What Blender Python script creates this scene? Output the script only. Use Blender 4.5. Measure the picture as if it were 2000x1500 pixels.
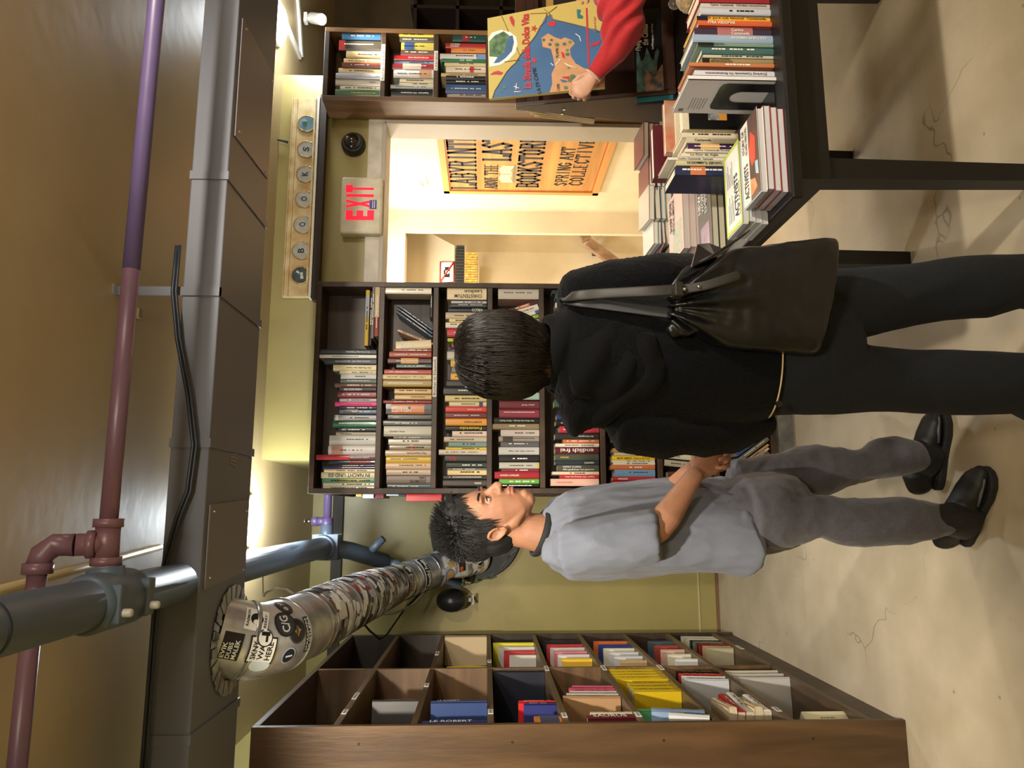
import bpy, bmesh, math, random
from mathutils import Vector as V, Matrix as M4, noise
random.seed(7)
for o in list(bpy.data.objects): bpy.data.objects.remove(o)
C = bpy.context.scene.collection
pi = math.pi
# ---------------- camera (portrait photo stored sideways: camera rolled by 90 degrees)
H = 1.55; FPX = 1430.0; psi = math.radians(9.6); th = math.radians(2.0); rl = .0048
F = V((math.sin(psi)*math.cos(th), math.cos(psi)*math.cos(th), -math.sin(th)))
R_ = V((math.cos(psi), -math.sin(psi), 0)); U_ = R_.cross(F)
R = R_*math.cos(rl)+U_*math.sin(rl); U = U_*math.cos(rl)-R_*math.sin(rl)
def at(px, py, X=None, Y=None, Z=None):
    d = F+R*((750-py)/FPX)+U*((1000-px)/FPX)
    t = X/d.x if X is not None else (Y/d.y if Y is not None else (Z-H)/d.z)
    return V((d.x*t, d.y*t, H+d.z*t))
cd = bpy.data.cameras.new('camera'); cam = bpy.data.objects.new('camera', cd); C.objects.link(cam)
cd.sensor_width = 36; cd.sensor_fit = 'HORIZONTAL'; cd.lens = 36*FPX/2000; cd.clip_start = .02
rot = M4((-U, R, -F)).transposed()
cam.matrix_world = M4.Translation((0, 0, H)) @ rot.to_4x4()
bpy.context.scene.camera = cam
# ---------------- world, exposure, lights
sc = bpy.context.scene
w = bpy.data.worlds.new('world'); sc.world = w; w.use_nodes = True
w.node_tree.nodes['Background'].inputs[0].default_value = (1, .93, .82, 1)
w.node_tree.nodes['Background'].inputs[1].default_value = .15
sc.view_settings.view_transform = 'Standard'; sc.view_settings.look = 'None'
sc.view_settings.gamma = 1; sc.view_settings.use_curve_mapping = False
sc.view_settings.exposure = 0.5
COOL = (.86, .94, 1.0); WARM = (1, .90, .76)
def lamp(name, kind, loc, e, col, size=.1, tgt=None, spot=None, blend=.5):
    l = bpy.data.lights.new(name, kind); l.energy = e; l.color = col
    if kind == 'AREA': l.shape = 'DISK'; l.size = size
    else: l.shadow_soft_size = size
    if spot: l.spot_size = math.radians(spot); l.spot_blend = blend
    o = bpy.data.objects.new(name, l); C.objects.link(o); o.location = loc
    if tgt: o.rotation_euler = (V(tgt)-V(loc)).to_track_quat('-Z', 'Y').to_euler()
    return o
lamp('ceiling_light_glow', 'POINT', (-.06, 3.64, 2.60), 30, COOL, .10)
lamp('ceiling_light_glow', 'POINT', (2.58, 3.60, 2.56), 14, COOL, .10)
lamp('ceiling_light_glow', 'POINT', (.2, -.5, 2.42), 62, WARM, .15)
lamp('ceiling_light_glow', 'POINT', (2.7, .6, 2.42), 46, WARM, .15)
lamp('track_spot_glow', 'SPOT', (-.45, .9, 2.5), 190, WARM, .04, (-.8, 3.1, .9), 62)
lamp('track_spot_glow', 'SPOT', (1.35, .55, 2.55), 120, WARM, .04, (1.0, 3.3, .9), 75)
lamp('track_spot_glow', 'SPOT', (2.52, 3.55, 2.36), 45, WARM, .03, (1.9, 3.0, .9), 90)
lamp('stairwell_light_glow', 'AREA', (1.5, 5.0, 2.55), 33, (1, .92, .80), .5, (1.5, 5.1, 0))
lamp('stairwell_light_glow', 'POINT', (.9, 5.7, 1.9), 30, (1, .92, .80), .2)
# ---------------- helpers
WHTD = 0
def lin(c): return tuple(((x/255+.055)/1.055)**2.4 if x > 10 else x/255/12.92 for x in c)+(1,)
MC = {}
def mat(col, rough=.6, metal=0, noise_=0, scale=8, bump=0, bscale=60, kind=None, col2=None, emis=0, sheen=0, coat=0, stretch=(1, 1, 1), alpha=1, trans=0):
    key = (tuple(col), rough, metal, noise_, scale, bump, bscale, kind, col2, emis, sheen, coat, stretch, trans)
    if key in MC: return MC[key]
    m = bpy.data.materials.new('paint' if not kind else kind); m.use_nodes = True
    nt = m.node_tree; b = nt.nodes['Principled BSDF']; N = nt.nodes.new; L = nt.links.new
    b.inputs['Base Color'].default_value = lin(col); b.inputs['Roughness'].default_value = rough; b.inputs['Metallic'].default_value = metal
    if coat: b.inputs['Coat Weight'].default_value = coat; b.inputs['Coat Roughness'].default_value = .15
    if sheen: b.inputs['Sheen Weight'].default_value = sheen
    if trans: b.inputs['Transmission Weight'].default_value = trans
    if emis: b.inputs['Emission Color'].default_value = lin(col); b.inputs['Emission Strength'].default_value = emis
    tc = N('ShaderNodeTexCoord'); mp = N('ShaderNodeMapping'); mp.inputs['Scale'].default_value = stretch
    geo = N('ShaderNodeNewGeometry'); L(geo.outputs['Position'], mp.inputs[0])
    if noise_ or col2 or kind:
        nz = N('ShaderNodeTexNoise'); nz.inputs['Scale'].default_value = scale; nz.inputs['Detail'].default_value = 6; L(mp.outputs[0], nz.inputs['Vector'])
        mx = N('ShaderNodeMix'); mx.data_type = 'RGBA'
        c2 = col2 or tuple(max(0, x*(1-noise_)) for x in col)
        mx.inputs[6].default_value = lin(col); mx.inputs[7].default_value = lin(c2)
        rp = N('ShaderNodeMapRange'); rp.inputs[1].default_value = .35; rp.inputs[2].default_value = .65
        L(nz.outputs['Fac'], rp.inputs[0]); L(rp.outputs[0], mx.inputs[0]); out = mx.outputs[2]
        if kind == 'wood':
            wv = N('ShaderNodeTexNoise'); wv.inputs['Scale'].default_value = 1; wv.inputs['Detail'].default_value = 3
            m2 = N('ShaderNodeMapping'); m2.inputs['Scale'].default_value = tuple(s*14 for s in stretch); L(geo.outputs['Position'], m2.inputs[0]); L(m2.outputs[0], wv.inputs['Vector'])
            wv.inputs['Distortion'].default_value = .6
            mm = N('ShaderNodeMix'); mm.data_type = 'RGBA'; mm.blend_type = 'MULTIPLY'; mm.inputs[0].default_value = .75
            cr = N('ShaderNodeMapRange'); cr.inputs[1].default_value = .3; cr.inputs[2].default_value = .7; cr.inputs[3].default_value = .55; cr.inputs[4].default_value = 1.25
            L(wv.outputs['Fac'], cr.inputs[0]); L(out, mm.inputs[6]); L(cr.outputs[0], mm.inputs[7]); out = mm.outputs[2]
        if kind == 'concrete':
            n2 = N('ShaderNodeTexNoise'); n2.inputs['Scale'].default_value = 1.6; n2.inputs['Detail'].default_value = 4; L(geo.outputs['Position'], n2.inputs['Vector'])
            m3 = N('ShaderNodeMix'); m3.data_type = 'RGBA'; m3.inputs[7].default_value = lin((146, 136, 112)); r3 = N('ShaderNodeMapRange'); r3.inputs[1].default_value = .4; r3.inputs[2].default_value = .8; r3.inputs[4].default_value = .6
            L(n2.outputs['Fac'], r3.inputs[0]); L(r3.outputs[0], m3.inputs[0]); L(out, m3.inputs[6]); out = m3.outputs[2]
            # cracks
            nd = N('ShaderNodeTexNoise'); nd.inputs['Scale'].default_value = 5; L(geo.outputs['Position'], nd.inputs['Vector'])
            va = N('ShaderNodeVectorMath'); va.operation = 'MULTIPLY_ADD'; va.inputs[1].default_value = (.35, .35, .35); L(nd.outputs['Color'], va.inputs[0]); L(geo.outputs['Position'], va.inputs[2])
            vo = N('ShaderNodeTexVoronoi'); vo.feature = 'DISTANCE_TO_EDGE'; vo.inputs['Scale'].default_value = 1.1; L(va.outputs[0], vo.inputs['Vector'])
            r4 = N('ShaderNodeMapRange'); r4.inputs[1].default_value = .0; r4.inputs[2].default_value = .006; r4.inputs[3].default_value = .6; r4.inputs[4].default_value = 0; L(vo.outputs['Distance'], r4.inputs[0])
            nm = N('ShaderNodeTexNoise'); nm.inputs['Scale'].default_value = 1.3; L(geo.outputs['Position'], nm.inputs['Vector'])
            r5 = N('ShaderNodeMapRange'); r5.inputs[1].default_value = .52; r5.inputs[2].default_value = .6; L(nm.outputs['Fac'], r5.inputs[0])
            mu = N('ShaderNodeMath'); mu.operation = 'MULTIPLY'; L(r4.outputs[0], mu.inputs[0]); L(r5.outputs[0], mu.inputs[1])
            m4 = N('ShaderNodeMix'); m4.data_type = 'RGBA'; m4.inputs[7].default_value = lin((60, 50, 36)); L(mu.outputs[0], m4.inputs[0]); L(out, m4.inputs[6]); out = m4.outputs[2]
            # specks
            v2 = N('ShaderNodeTexVoronoi'); v2.inputs['Scale'].default_value = 9; L(geo.outputs['Position'], v2.inputs['Vector'])
            r6 = N('ShaderNodeMapRange'); r6.inputs[1].default_value = .03; r6.inputs[2].default_value = .07; r6.inputs[3].default_value = .45; r6.inputs[4].default_value = 0; L(v2.outputs['Distance'], r6.inputs[0])
            m5 = N('ShaderNodeMix'); m5.data_type = 'RGBA'; m5.inputs[7].default_value = lin((70, 60, 46)); L(r6.outputs[0], m5.inputs[0]); L(out, m5.inputs[6]); out = m5.outputs[2]
        L(out, b.inputs['Base Color'])
        if emis: L(out, b.inputs['Emission Color'])
    if bump:
        nb = N('ShaderNodeTexNoise'); nb.inputs['Scale'].default_value = bscale; nb.inputs['Detail'].default_value = 3; L(mp.outputs[0], nb.inputs['Vector'])
        bp = N('ShaderNodeBump'); bp.inputs['Strength'].default_value = bump; bp.inputs['Distance'].default_value = .01
        L(nb.outputs['Fac'], bp.inputs['Height']); L(bp.outputs[0], b.inputs['Normal'])
    MC[key] = m
    return m
class MB:
    def __init__(s): s.v = []; s.f = []; s.m = []; s.s = []
    def add(s, vs, fs, m=0, sm=False, mx=None):
        b = len(s.v)
        s.v += [(mx @ V(v)) if mx else V(v) for v in vs]
        for f in fs: s.f.append([b+i for i in f]); s.m.append(m); s.s.append(sm)
        return s
    def box(s, a, b, m=0, mx=None):
        x0, y0, z0 = a; x1, y1, z1 = b
        vs = [(x0,y0,z0),(x1,y0,z0),(x1,y1,z0),(x0,y1,z0),(x0,y0,z1),(x1,y0,z1),(x1,y1,z1),(x0,y1,z1)]
        return s.add(vs, [(0,3,2,1),(4,5,6,7),(0,1,5,4),(1,2,6,5),(2,3,7,6),(3,0,4,7)], m, False, mx)
    def prism(s, poly, a, m=0, mx=None, sm=False):
        """poly: list of 3D points (ordered), extruded by vector a"""
        n = len(poly); p = [V(q) for q in poly]; a = V(a)
        nrm = sum(((p[i]-p[0]).cross(p[(i+1) % n]-p[0]) for i in range(n)), V())
        fl = nrm.dot(a) > 0
        vs = p+[q+a for q in p]
        fs = [tuple(range(n)), tuple(range(n, 2*n))[::-1]]+[(i, i+n, (i+1) % n+n, (i+1) % n) for i in range(n)]
        if fl: fs = [f[::-1] for f in fs]
        return s.add(vs, fs, m, sm, mx)
    def tube(s, pts, rad, m=0, n=16, cap=True, ref=(0, 0, 1), sm=True, rnd=False, mx=None):
        """sweep; rad: float or list of float / (ra, rb): ra across (ref x tangent), rb along ref"""
        P = [V(p) for p in pts]; k = len(P)
        rad = rad if isinstance(rad, list) else [rad]*k
        rings = []
        prev = None
        for i, p in enumerate(P):
            t = (P[min(i+1, k-1)]-P[max(i-1, 0)]).normalized()
            rf = V(ref) if prev is None else prev
            if abs(t.dot(rf)) > .97: rf = V((1, .1, 0))
            a = rf.cross(t).normalized(); b = t.cross(a).normalized(); prev = b if ref == 'par' else V(ref) if not isinstance(ref, str) else b
            rings.append((p, a, b, t, rad[i] if isinstance(rad[i], tuple) else (rad[i], rad[i])))
        if rnd:
            p, a, b, t, r = rings[0]; e = []
            for q in (.25, .6, .87): e.append((p-t*max(r)*.75*math.cos(math.asin(q))*1.0, a, b, t, (r[0]*q, r[1]*q)))
            p, a, b, t, r = rings[-1]; g = []
            for q in (.87, .6, .25): g.append((p+t*max(r)*.75*math.cos(math.asin(q)), a, b, t, (r[0]*q, r[1]*q)))
            rings = e+rings+g
        vs = []
        for p, a, b, t, r in rings:
            for j in range(n):
                an = 2*pi*j/n
                vs.append(p+a*(r[0]*math.cos(an))+b*(r[1]*math.sin(an)))
        fs = []
        for i in range(len(rings)-1):
            for j in range(n):
                fs.append((i*n+j, i*n+(j+1) % n, (i+1)*n+(j+1) % n, (i+1)*n+j))
        s.add(vs, fs, m, sm, mx)
        if cap:
            b0 = len(s.v)-len(vs)
            s.f.append([b0+j for j in range(n)][::-1]); s.m.append(m); s.s.append(False)
            b1 = len(s.v)-n
            s.f.append([b1+j for j in range(n)]); s.m.append(m); s.s.append(False)
        return s
    def ball(s, c, r, m=0, nu=16, nv=10, mx=None):
        r = r if isinstance(r, tuple) else (r, r, r); c = V(c)
        vs = [c+V((0, 0, -r[2]))]
        for i in range(1, nv):
            p = -pi/2+pi*i/nv
            for j in range(nu):
                a = 2*pi*j/nu; vs.append(c+V((r[0]*math.cos(p)*math.cos(a), r[1]*math.cos(p)*math.sin(a), r[2]*math.sin(p))))
        vs.append(c+V((0, 0, r[2]))); e = len(vs)-1
        fs = [(0, 1+(j+1) % nu, 1+j) for j in range(nu)]
        for i in range(nv-2):
            for j in range(nu):
                a = 1+i*nu; fs.append((a+j, a+(j+1) % nu, a+nu+(j+1) % nu, a+nu+j))
        a = 1+(nv-2)*nu
        fs += [(a+j, a+(j+1) % nu, e) for j in range(nu)]
        return s.add(vs, fs, m, True, mx)
    def mesh(s, name, mats, org=V()):
        me = bpy.data.meshes.new(name)
        me.from_pydata([tuple(v-org) for v in s.v], [], s.f)
        for mm in mats: me.materials.append(mm)
        me.polygons.foreach_set('material_index', s.m); me.polygons.foreach_set('use_smooth', s.s); me.update()
        return me
WL = {}
def base_of(vs):
    xs = [v.x for v in vs]; ys = [v.y for v in vs]; zs = [v.z for v in vs]
    return V(((min(xs)+max(xs))/2, (min(ys)+max(ys))/2, min(zs)))
def build(name, mb, mats, parent=None, label=None, cat=None, group=None, kind=None, bevel=0, sub=0):
    if not isinstance(mats, (list, tuple)): mats = [mats]
    org = base_of(mb.v)
    me = mb.mesh(name, mats, org); o = bpy.data.objects.new(name, me); C.objects.link(o)
    if parent: o.parent = parent; o.location = org-WL[parent]
    else: o.location = org
    WL[o] = org
    if label: o['label'] = label
    if cat: o['category'] = cat
    if group: o['group'] = group
    if kind: o['kind'] = kind
    if bevel:
        b = o.modifiers.new('bevel', 'BEVEL'); b.width = bevel; b.segments = 2; b.limit_method = 'ANGLE'
    if sub:
        b = o.modifiers.new('subsurf', 'SUBSURF'); b.levels = sub; b.render_levels = sub
    return o
def thing(name, label, cat, loc, group=None, kind=None):
    o = bpy.data.objects.new(name, None); C.objects.link(o); o.location = loc; WL[o] = V(loc); o.empty_display_size = .1
    o['label'] = label; o['category'] = cat
    if group: o['group'] = group
    if kind: o['kind'] = kind
    return o
def struct(name, mb, mats, parent=None, bevel=0):
    return build(name, mb, mats, parent, kind=None if parent else 'structure', bevel=bevel)
def catmull(P, m):
    P = [V(p) for p in P]; out = []
    for i in range(len(P)-1):
        a, b, c, d = P[max(i-1, 0)], P[i], P[i+1], P[min(i+2, len(P)-1)]
        for k in range(m):
            t = k/m; out.append(.5*((2*b)+(c-a)*t+(2*a-5*b+4*c-d)*t*t+(3*b-a-3*c+d)*t**3))
    return out+[P[-1]]
TC = {}
dgs = None
def glyphs(txt, bold=0):
    if (txt, bold) in TC: return TC[(txt, bold)]
    cu = bpy.data.curves.new('t', 'FONT'); cu.body = txt; cu.resolution_u = 2; cu.size = 1; cu.offset = bold
    cu.fill_mode = 'FRONT'
    o = bpy.data.objects.new('t', cu); C.objects.link(o)
    dg = bpy.context.evaluated_depsgraph_get()
    me = bpy.data.meshes.new_from_object(o.evaluated_get(dg))
    vs = [v.co.copy() for v in me.vertices]; fs = [tuple(p.vertices) for p in me.polygons]
    bpy.data.objects.remove(o); bpy.data.curves.remove(cu); bpy.data.meshes.remove(me)
    if vs:
        x0 = min(v.x for v in vs); x1 = max(v.x for v in vs); y0 = min(v.y for v in vs); y1 = max(v.y for v in vs)
        vs = [V(((v.x-x0)/(x1-x0), (v.y-y0)/max(1e-6, y1-y0), 0)) for v in vs]
    TC[(txt, bold)] = (vs, fs)
    return vs, fs
def text(mb, txt, o, du, dv, m=1, bold=.01):
    """write txt in the parallelogram o, o+du (baseline), o+dv (height)"""
    vs, fs = glyphs(txt, bold); o = V(o); du = V(du); dv = V(dv)
    n = du.cross(dv).normalized()*.0006
    mb.add([o+du*v.x+dv*v.y+n for v in vs], fs, m)
def smoothmesh(name, mb, mats, voxel=.008, it=6, fn=None, parent=None, matfn=None, **k):
    """union of closed shapes -> one continuous surface (voxel remesh), smoothed, then displaced by fn(p, n)"""
    me = mb.mesh('tmp', mats[:1]); o = bpy.data.objects.new('tmp', me); C.objects.link(o)
    r = o.modifiers.new('r', 'REMESH'); r.mode = 'VOXEL'; r.voxel_size = voxel
    if it:
        s_ = o.modifiers.new('s', 'SMOOTH'); s_.iterations = it; s_.factor = .5
    dg = bpy.context.evaluated_depsgraph_get(); m2 = bpy.data.meshes.new_from_object(o.evaluated_get(dg))
    bpy.data.objects.remove(o)
    vs = [v.co.copy() for v in m2.vertices]
    if fn:
        ns = [v.normal.copy() for v in m2.vertices]
        vs = [fn(p, n_) for p, n_ in zip(vs, ns)]
    org = base_of(vs)
    for v, c in zip(m2.vertices, vs): v.co = c-org
    m2.name = name; m2.materials.clear()
    for mm in mats: m2.materials.append(mm)
    for p in m2.polygons:
        p.use_smooth = True
        if matfn: p.material_index = matfn(sum((vs[i] for i in p.vertices), V())/len(p.vertices))
        else: p.material_index = 0
    o = bpy.data.objects.new(name, m2); C.objects.link(o)
    if parent: o.parent = parent; o.location = org-WL[parent]
    else: o.location = org
    WL[o] = org
    for kk, vv in k.items():
        if vv: o[kk] = vv
    return o
# ---------------- palette
OLIVE = mat((166, 153, 94), .38, noise_=.10, scale=1.5, bump=.12, bscale=14)
CEIL = mat((186, 164, 120), .42, noise_=.10, scale=1.3, bump=.15, bscale=10)
CREAM = mat((232, 218, 188), .6, noise_=.06, scale=3, bump=.06, bscale=20)
CONC = mat((198, 184, 160), .42, kind='concrete', col2=(184, 170, 144), scale=5, bump=.12, bscale=40)
DARKW = mat((80, 60, 44), .45, kind='wood', col2=(54, 40, 30), scale=5, stretch=(1, 1, .12), bump=.1, bscale=40)
DARKH = mat((72, 54, 40), .45, kind='wood', col2=(48, 36, 27), scale=5, stretch=(.1, .1, 1), bump=.1, bscale=40)
BROWNW = mat((140, 106, 72), .4, kind='wood', col2=(100, 74, 50), scale=6, stretch=(1, 1, .08), bump=.1, bscale=40)
SHELFE = mat((96, 76, 60), .45, kind='wood', col2=(76, 58, 46), scale=6, stretch=(.1, .1, 1))
DUCT = mat((106, 109, 120), .5, noise_=.05, scale=2)
WHITE = mat((226, 222, 212), .5); BLACK = mat((16, 16, 17), .4); PAGES = mat((226, 214, 186), .8, noise_=.10, scale=30, stretch=(1, 1, 8))
BLKTXT = mat((25, 24, 22), .6); WHTTXT = mat((235, 233, 225), .6); REDTXT = mat((190, 40, 35), .6); YELTXT = mat((235, 205, 60), .6)
CHROME = mat((200, 200, 200), .18, 1); SILVER = mat((206, 208, 212), .28, .85, noise_=.2, scale=20)
TABLEM = mat((15, 13, 14), .42, noise_=.2, scale=3)
# ================= THE SETTING
ZC = 2.70; YW = 3.81; YB = 4.985; XL = -1.08; XP0 = .249; XP1 = 2.40
def S(n, a, b, m): return struct(n, MB().box(a, b), m)
fl = MB(); fl.box((-2.2, -2, -.1), (5.6, 8.2, 0)); struct('floor', fl, CONC)
S('ceiling', (-2.2, -2, ZC), (5.6, 5.1, ZC+.1), CEIL)
S('wall_back', (XL-.1, YB, 0), (XP0+.1, YB+.1, ZC), OLIVE)
S('wall_left', (XL-.1, -2, 0), (XL, YB, ZC), OLIVE)
S('wall_right', (5.0, -2, 0), (5.1, 5.1, ZC), OLIVE)
S('wall_rear', (-1.2, -2.1, 0), (5.1, -2, ZC), OLIVE)
# partition holding the doorway
dx0, dx1, dz = 1.02, 2.112, 2.12
pw = MB(); pw.box((XP0, YW, 0), (dx0, YW+.13, ZC)); pw.box((dx1, YW, 0), (XP1, YW+.13, ZC)); pw.box((dx0, YW, dz), (dx1, YW+.13, ZC))
struct('wall_front', pw, OLIVE)
rw = MB(); rw.box((XP0, YW+.13, 0), (XP0+.1, YB, ZC)); struct('wall_side', rw, OLIVE)
S('wall_far', (2.40, 5.0, 0), (5.0, 5.1, ZC), mat((92, 76, 54), .5, noise_=.1))  # olive wall in dim light: the dimness is painted in as this brown
S('wall_passage', (2.34, YW+.13, 0), (2.40, 5.0, ZC), OLIVE)
# baseboard line on back wall
bb = MB(); bb.box((XL, YB-.012, 0), (XP0, YB, .02), 1); bb.box((XL, YB-.006, .13), (XP0, YB, .14), 0); struct('baseboard_back', bb, [mat((196, 182, 140), .5), mat((120, 90, 62), .6)])
# door casing
cs = MB(); CT = mat((212, 204, 190), .5, noise_=.14, scale=9)
for x in (dx0-.09, dx1): cs.box((x, YW-.02, 0), (x+.085, YW, dz+.09))
cs.box((dx0, YW-.02, dz), (dx1, YW, dz+.09))
for x in (dx0-.012, dx1-.012): cs.box((x, YW-.03, 0), (x+.024, YW+.14, dz), 1)
cs.box((dx0, YW-.03, dz-.012), (dx1, YW+.14, dz+.012), 1)
struct('door_1', cs, [CT, mat((176, 170, 158), .45)], bevel=.003)
# stair hall behind the doorway
XR = 2.30
S('wall_hall_right', (XR, YW+.13, 0), (XR+.035, 5.45, 2.9), CREAM)
S('wall_hall_pillar', (2.122, 5.45, 0), (XR+.035, 5.49, 2.9), CREAM)
S('wall_hall_left', (XP0+.1, YW+.13, 0), (XP0+.2, 6.3, 2.9), CREAM)
S('wall_hall_back', (XP0, 6.2, 0), (2.6, 6.3, 2.9), CREAM)
S('wall_hall_side', (2.5, 5.55, 0), (2.6, 6.2, 2.9), CREAM); S('wall_hall_return', (2.3, 5.49, 0), (2.6, 5.55, 2.9), CREAM)
S('ceiling_hall', (XP0, YW+.13, 2.8), (2.34, 6.3, 2.9), CREAM); S('ceiling_hall_side', (2.34, 5.1, 2.8), (2.6, 6.3, 2.9), CREAM)
a = at(790, 428, Y=5.35); b = at(888, 478, Y=5.9); 
sf = MB(); p0 = at(792, 429, Y=5.7); p1 = at(888, 480, Y=5.7); p2 = at(888, 640, Y=5.7); p3 = at(792, 640, Y=5.7)
sf.prism([p0, p1, p2, p3], (0, .2, 0)); struct('trim_1', sf, mat((206, 194, 168), .6))  # shadowed sloping wall piece: its shade is put into the duller cream
hd = MB(); q = at(755, 392, Y=5.0); hd.box((XP0+.2, 5.451, at(792, 429, Y=5.45).z), (2.122, 5.6, 2.8)); struct('trim_2', hd, CREAM)

# rough ceiling seam
sm_ = MB(); A_ = at(0, 1152, Z=ZC-.004); B_ = at(312, 1069, Z=ZC-.004); sm_.tube([A_+(A_-B_)*.3, B_], .012, n=8); struct('trim_3', sm_, CEIL)
# ================= DUCTWORK
Yd0, Yd1, Zd0, Zd1 = 2.24, 2.655, 2.385, 2.50
d = MB(); d.box((-1.08, Yd0, Zd0), (5.0, Yd1, Zd1))
dr = thing('air_duct', 'long flat dark grey rectangular air duct hung under the ceiling', 'air duct', (1, Yd0, Zd0))
build('duct_body', d, DUCT, dr, bevel=.004)
for py in (343, 865, 1445):
    x = at(425, py, Y=Yd0).x
    c = MB(); c.box((x-.014, Yd0-.005, Zd0-.005), (x+.014, Yd1+.005, Zd1+.003)); build('joint_band', c, DUCT, dr)
x = at(425, 570, Y=Yd0).x
c = MB(); c.box((x-.014, Yd0-.006, Zd0-.006), (x+.014, Yd0-.001, ZC)); c.box((x-.014, Yd0-.006, Zd0-.006), (x+.014, Yd1, Zd0-.001)); c.box((x-.014, Yd0-.03, ZC-.006), (x+.014, Yd0, ZC), 1)
build('hanger_strap', c, [DUCT, SILVER], dr)
pm = mat((122, 116, 118), .45)
for (pa, pb) in (((455, 20), (515, 285)), ((420, 975), (480, 1130))):
    xa = at(470, pa[1], Z=Zd0).x; xb = at(470, pb[1], Z=Zd0).x
    if xa < xb: xa, xb = xb, xa
    c = MB(); ym = Yd0+.03
    c.prism([(xb+.02, Yd1-.02, Zd0-.001), (xb, ym, Zd0-.001), (xa-.02, ym, Zd0-.001), (xa, Yd1-.02, Zd0-.001)], (0, 0, -.004))
    for sx in (xb+.03, xa-.04):
        for sy in (ym+.03, Yd1-.05): c.ball((sx, sy, Zd0-.006), .005, 1, 8, 5)
    build('access_panel', c, [pm, CHROME], dr)
g = MB(); q = at(457, 893, Z=Zd0-.001)
for k in range(5): g.tube([q+V((-.02+.01*k, -.03, -.001)), q+V((-.03+.014*k, .03, -.001))], .0012, n=5)
build('scribble', g, mat((190, 150, 110), .5), dr)
# cable along the duct
cb = MB(); pts = [at(x_, y_, Y=Yd0-.02) for x_, y_ in ((345, 480), (337, 570), (345, 660), (366, 770), (377, 870), (365, 960), (345, 1010), (322, 1090), (300, 1200), (290, 1330), (283, 1420), (272, 1560))]
cb.tube(pts, .006, n=8); cb.tube([p+V((0, -.004, -.012)) for p in pts], .005, n=8)
build('power_cable', cb, mat((38, 44, 54), .4), label='slack dark twin cable draped along the front of the grey air duct', cat='cable')
cb = MB(); pts = [at(x_, y_, Y=YW-.03) for x_, y_ in ((523, 170), (535, 205), (542, 240), (540, 272), (562, 278))]
cb.tube(pts, .007, n=8); build('power_cable', cb, mat((40, 52, 62), .4), label='short dark cable looping to the porthole letter board above the doorway', cat='cable')
# ================= PIPES
BLUEP = mat((86, 100, 116), .4, noise_=.06); PURP = mat((88, 74, 112), .4, noise_=.08); MAUV = mat((116, 82, 88), .38, col2=(100, 76, 100), scale=1.5); MINT = mat((130, 150, 150), .4)
xp, zp = -.215, 2.447
br = thing('sprinkler_main', 'thick blue-grey pipe running under the ceiling through the grey air duct', 'pipe', (xp, 1.5, zp-.06))
c = MB(); c.tube([(xp, -1.2, zp), (xp, 4.15, zp)], .056, n=28); build('pipe_run', c, BLUEP, br)
c = MB(); c.tube([(xp, 1.38, zp), (xp, 1.388, zp)], .0575, n=28); build('seam_ring', c, mat((40, 48, 60), .5), br)
c = MB(); c.tube([(xp, 1.72, zp), (xp, 1.74, zp), (xp, 1.92, zp), (xp, 1.94, zp)], [.06, .068, .068, .06], n=28)
c.tube([(xp, 1.83, zp), (xp+.075, 1.83, zp+.01)], .042, n=20)
build('clamp_body', c, BLUEP, br)
for (dy, dz_) in ((-.07, .055), (.07, .055), (-.07, -.06), (.07, -.06)):
    c = MB(); c.box((xp-.045, 1.83+dy-.02, zp+dz_-.014), (xp+.045, 1.83+dy+.02, zp+dz_+.014)); c.tube([(xp-.02, 1.83+dy, zp+dz_-.035), (xp-.02, 1.83+dy, zp+dz_+.035)], .011, n=6, m=1)
    build('clamp_lug', c, [BLUEP, mat((190, 190, 180), .4)], br, bevel=.006)
c = MB()
c.tube([(xp, 4.12, zp), (xp, 4.16, zp), (xp, 4.3, zp-.02)], [.066, .07, .05], n=20); c.tube([(xp, 4.22, zp-.02), (xp-.03, 4.36, zp-.12), (xp-.1, 4.5, zp-.3)], .05, n=18); c.tube([(xp+.02, 4.25, zp+.0), (xp+.12, 4.25, zp)], .035, n=16)
for k in range(4): c.box((xp-.07, 4.16+.04*k, zp-.08), (xp+.07, 4.18+.04*k, zp+.06))
c.tube([(xp-.06, 4.42, zp-.2), (xp+.04, 4.4, zp-.3)], .022, n=12); c.tube([(xp-.1, 4.5, zp-.3), (xp-.2, 4.6, zp-.5), (xp-.24, 4.62, zp-.75)], .035, n=16)
build('elbow_fitting', c, BLUEP, br)
pr = thing('branch_pipe', 'purple to mauve pipe crossing the whole ceiling in front of the air duct', 'pipe', (1, 1.83, zp))
c = MB(); c.tube([(xp+.12, 1.83, zp+.012), (.6, 1.83, zp+.012)], .021, n=18, m=1); c.tube([(.6, 1.83, zp+.012), (3.2, 1.83, zp+.0)], .021, n=18, m=0); build('pipe_run', c, [PURP, MAUV], pr)
c = MB(); tx = xp+.13
c.tube([(xp+.085, 1.83, zp+.01), (tx+.06, 1.83, zp+.012)], .028, n=18); c.tube([(xp+.08, 1.83, zp+.01), (xp+.1, 1.83, zp+.01)], .035, n=18); c.tube([(tx+.04, 1.83, zp+.012), (tx+.06, 1.83, zp+.012)], .034, n=18)
c.tube([(tx, 1.83, zp+.01), (tx, 1.80, zp+.07)], .026, n=16); c.tube([(tx, 1.82, zp+.03), (tx, 1.815, zp+.05)], .033, n=16)
build('tee_fitting', c, MAUV, pr)
el = MB(); el.tube([(tx, 1.80, zp+.07), (tx, 1.79, zp+.11), (tx-.02, 1.785, zp+.135), (tx-.05, 1.785, zp+.142)], .027, n=16); el.tube([(tx-.04, 1.785, zp+.142), (tx-.065, 1.785, zp+.142)], .033, n=16); build('elbow_fitting', el, MAUV, pr)
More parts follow.
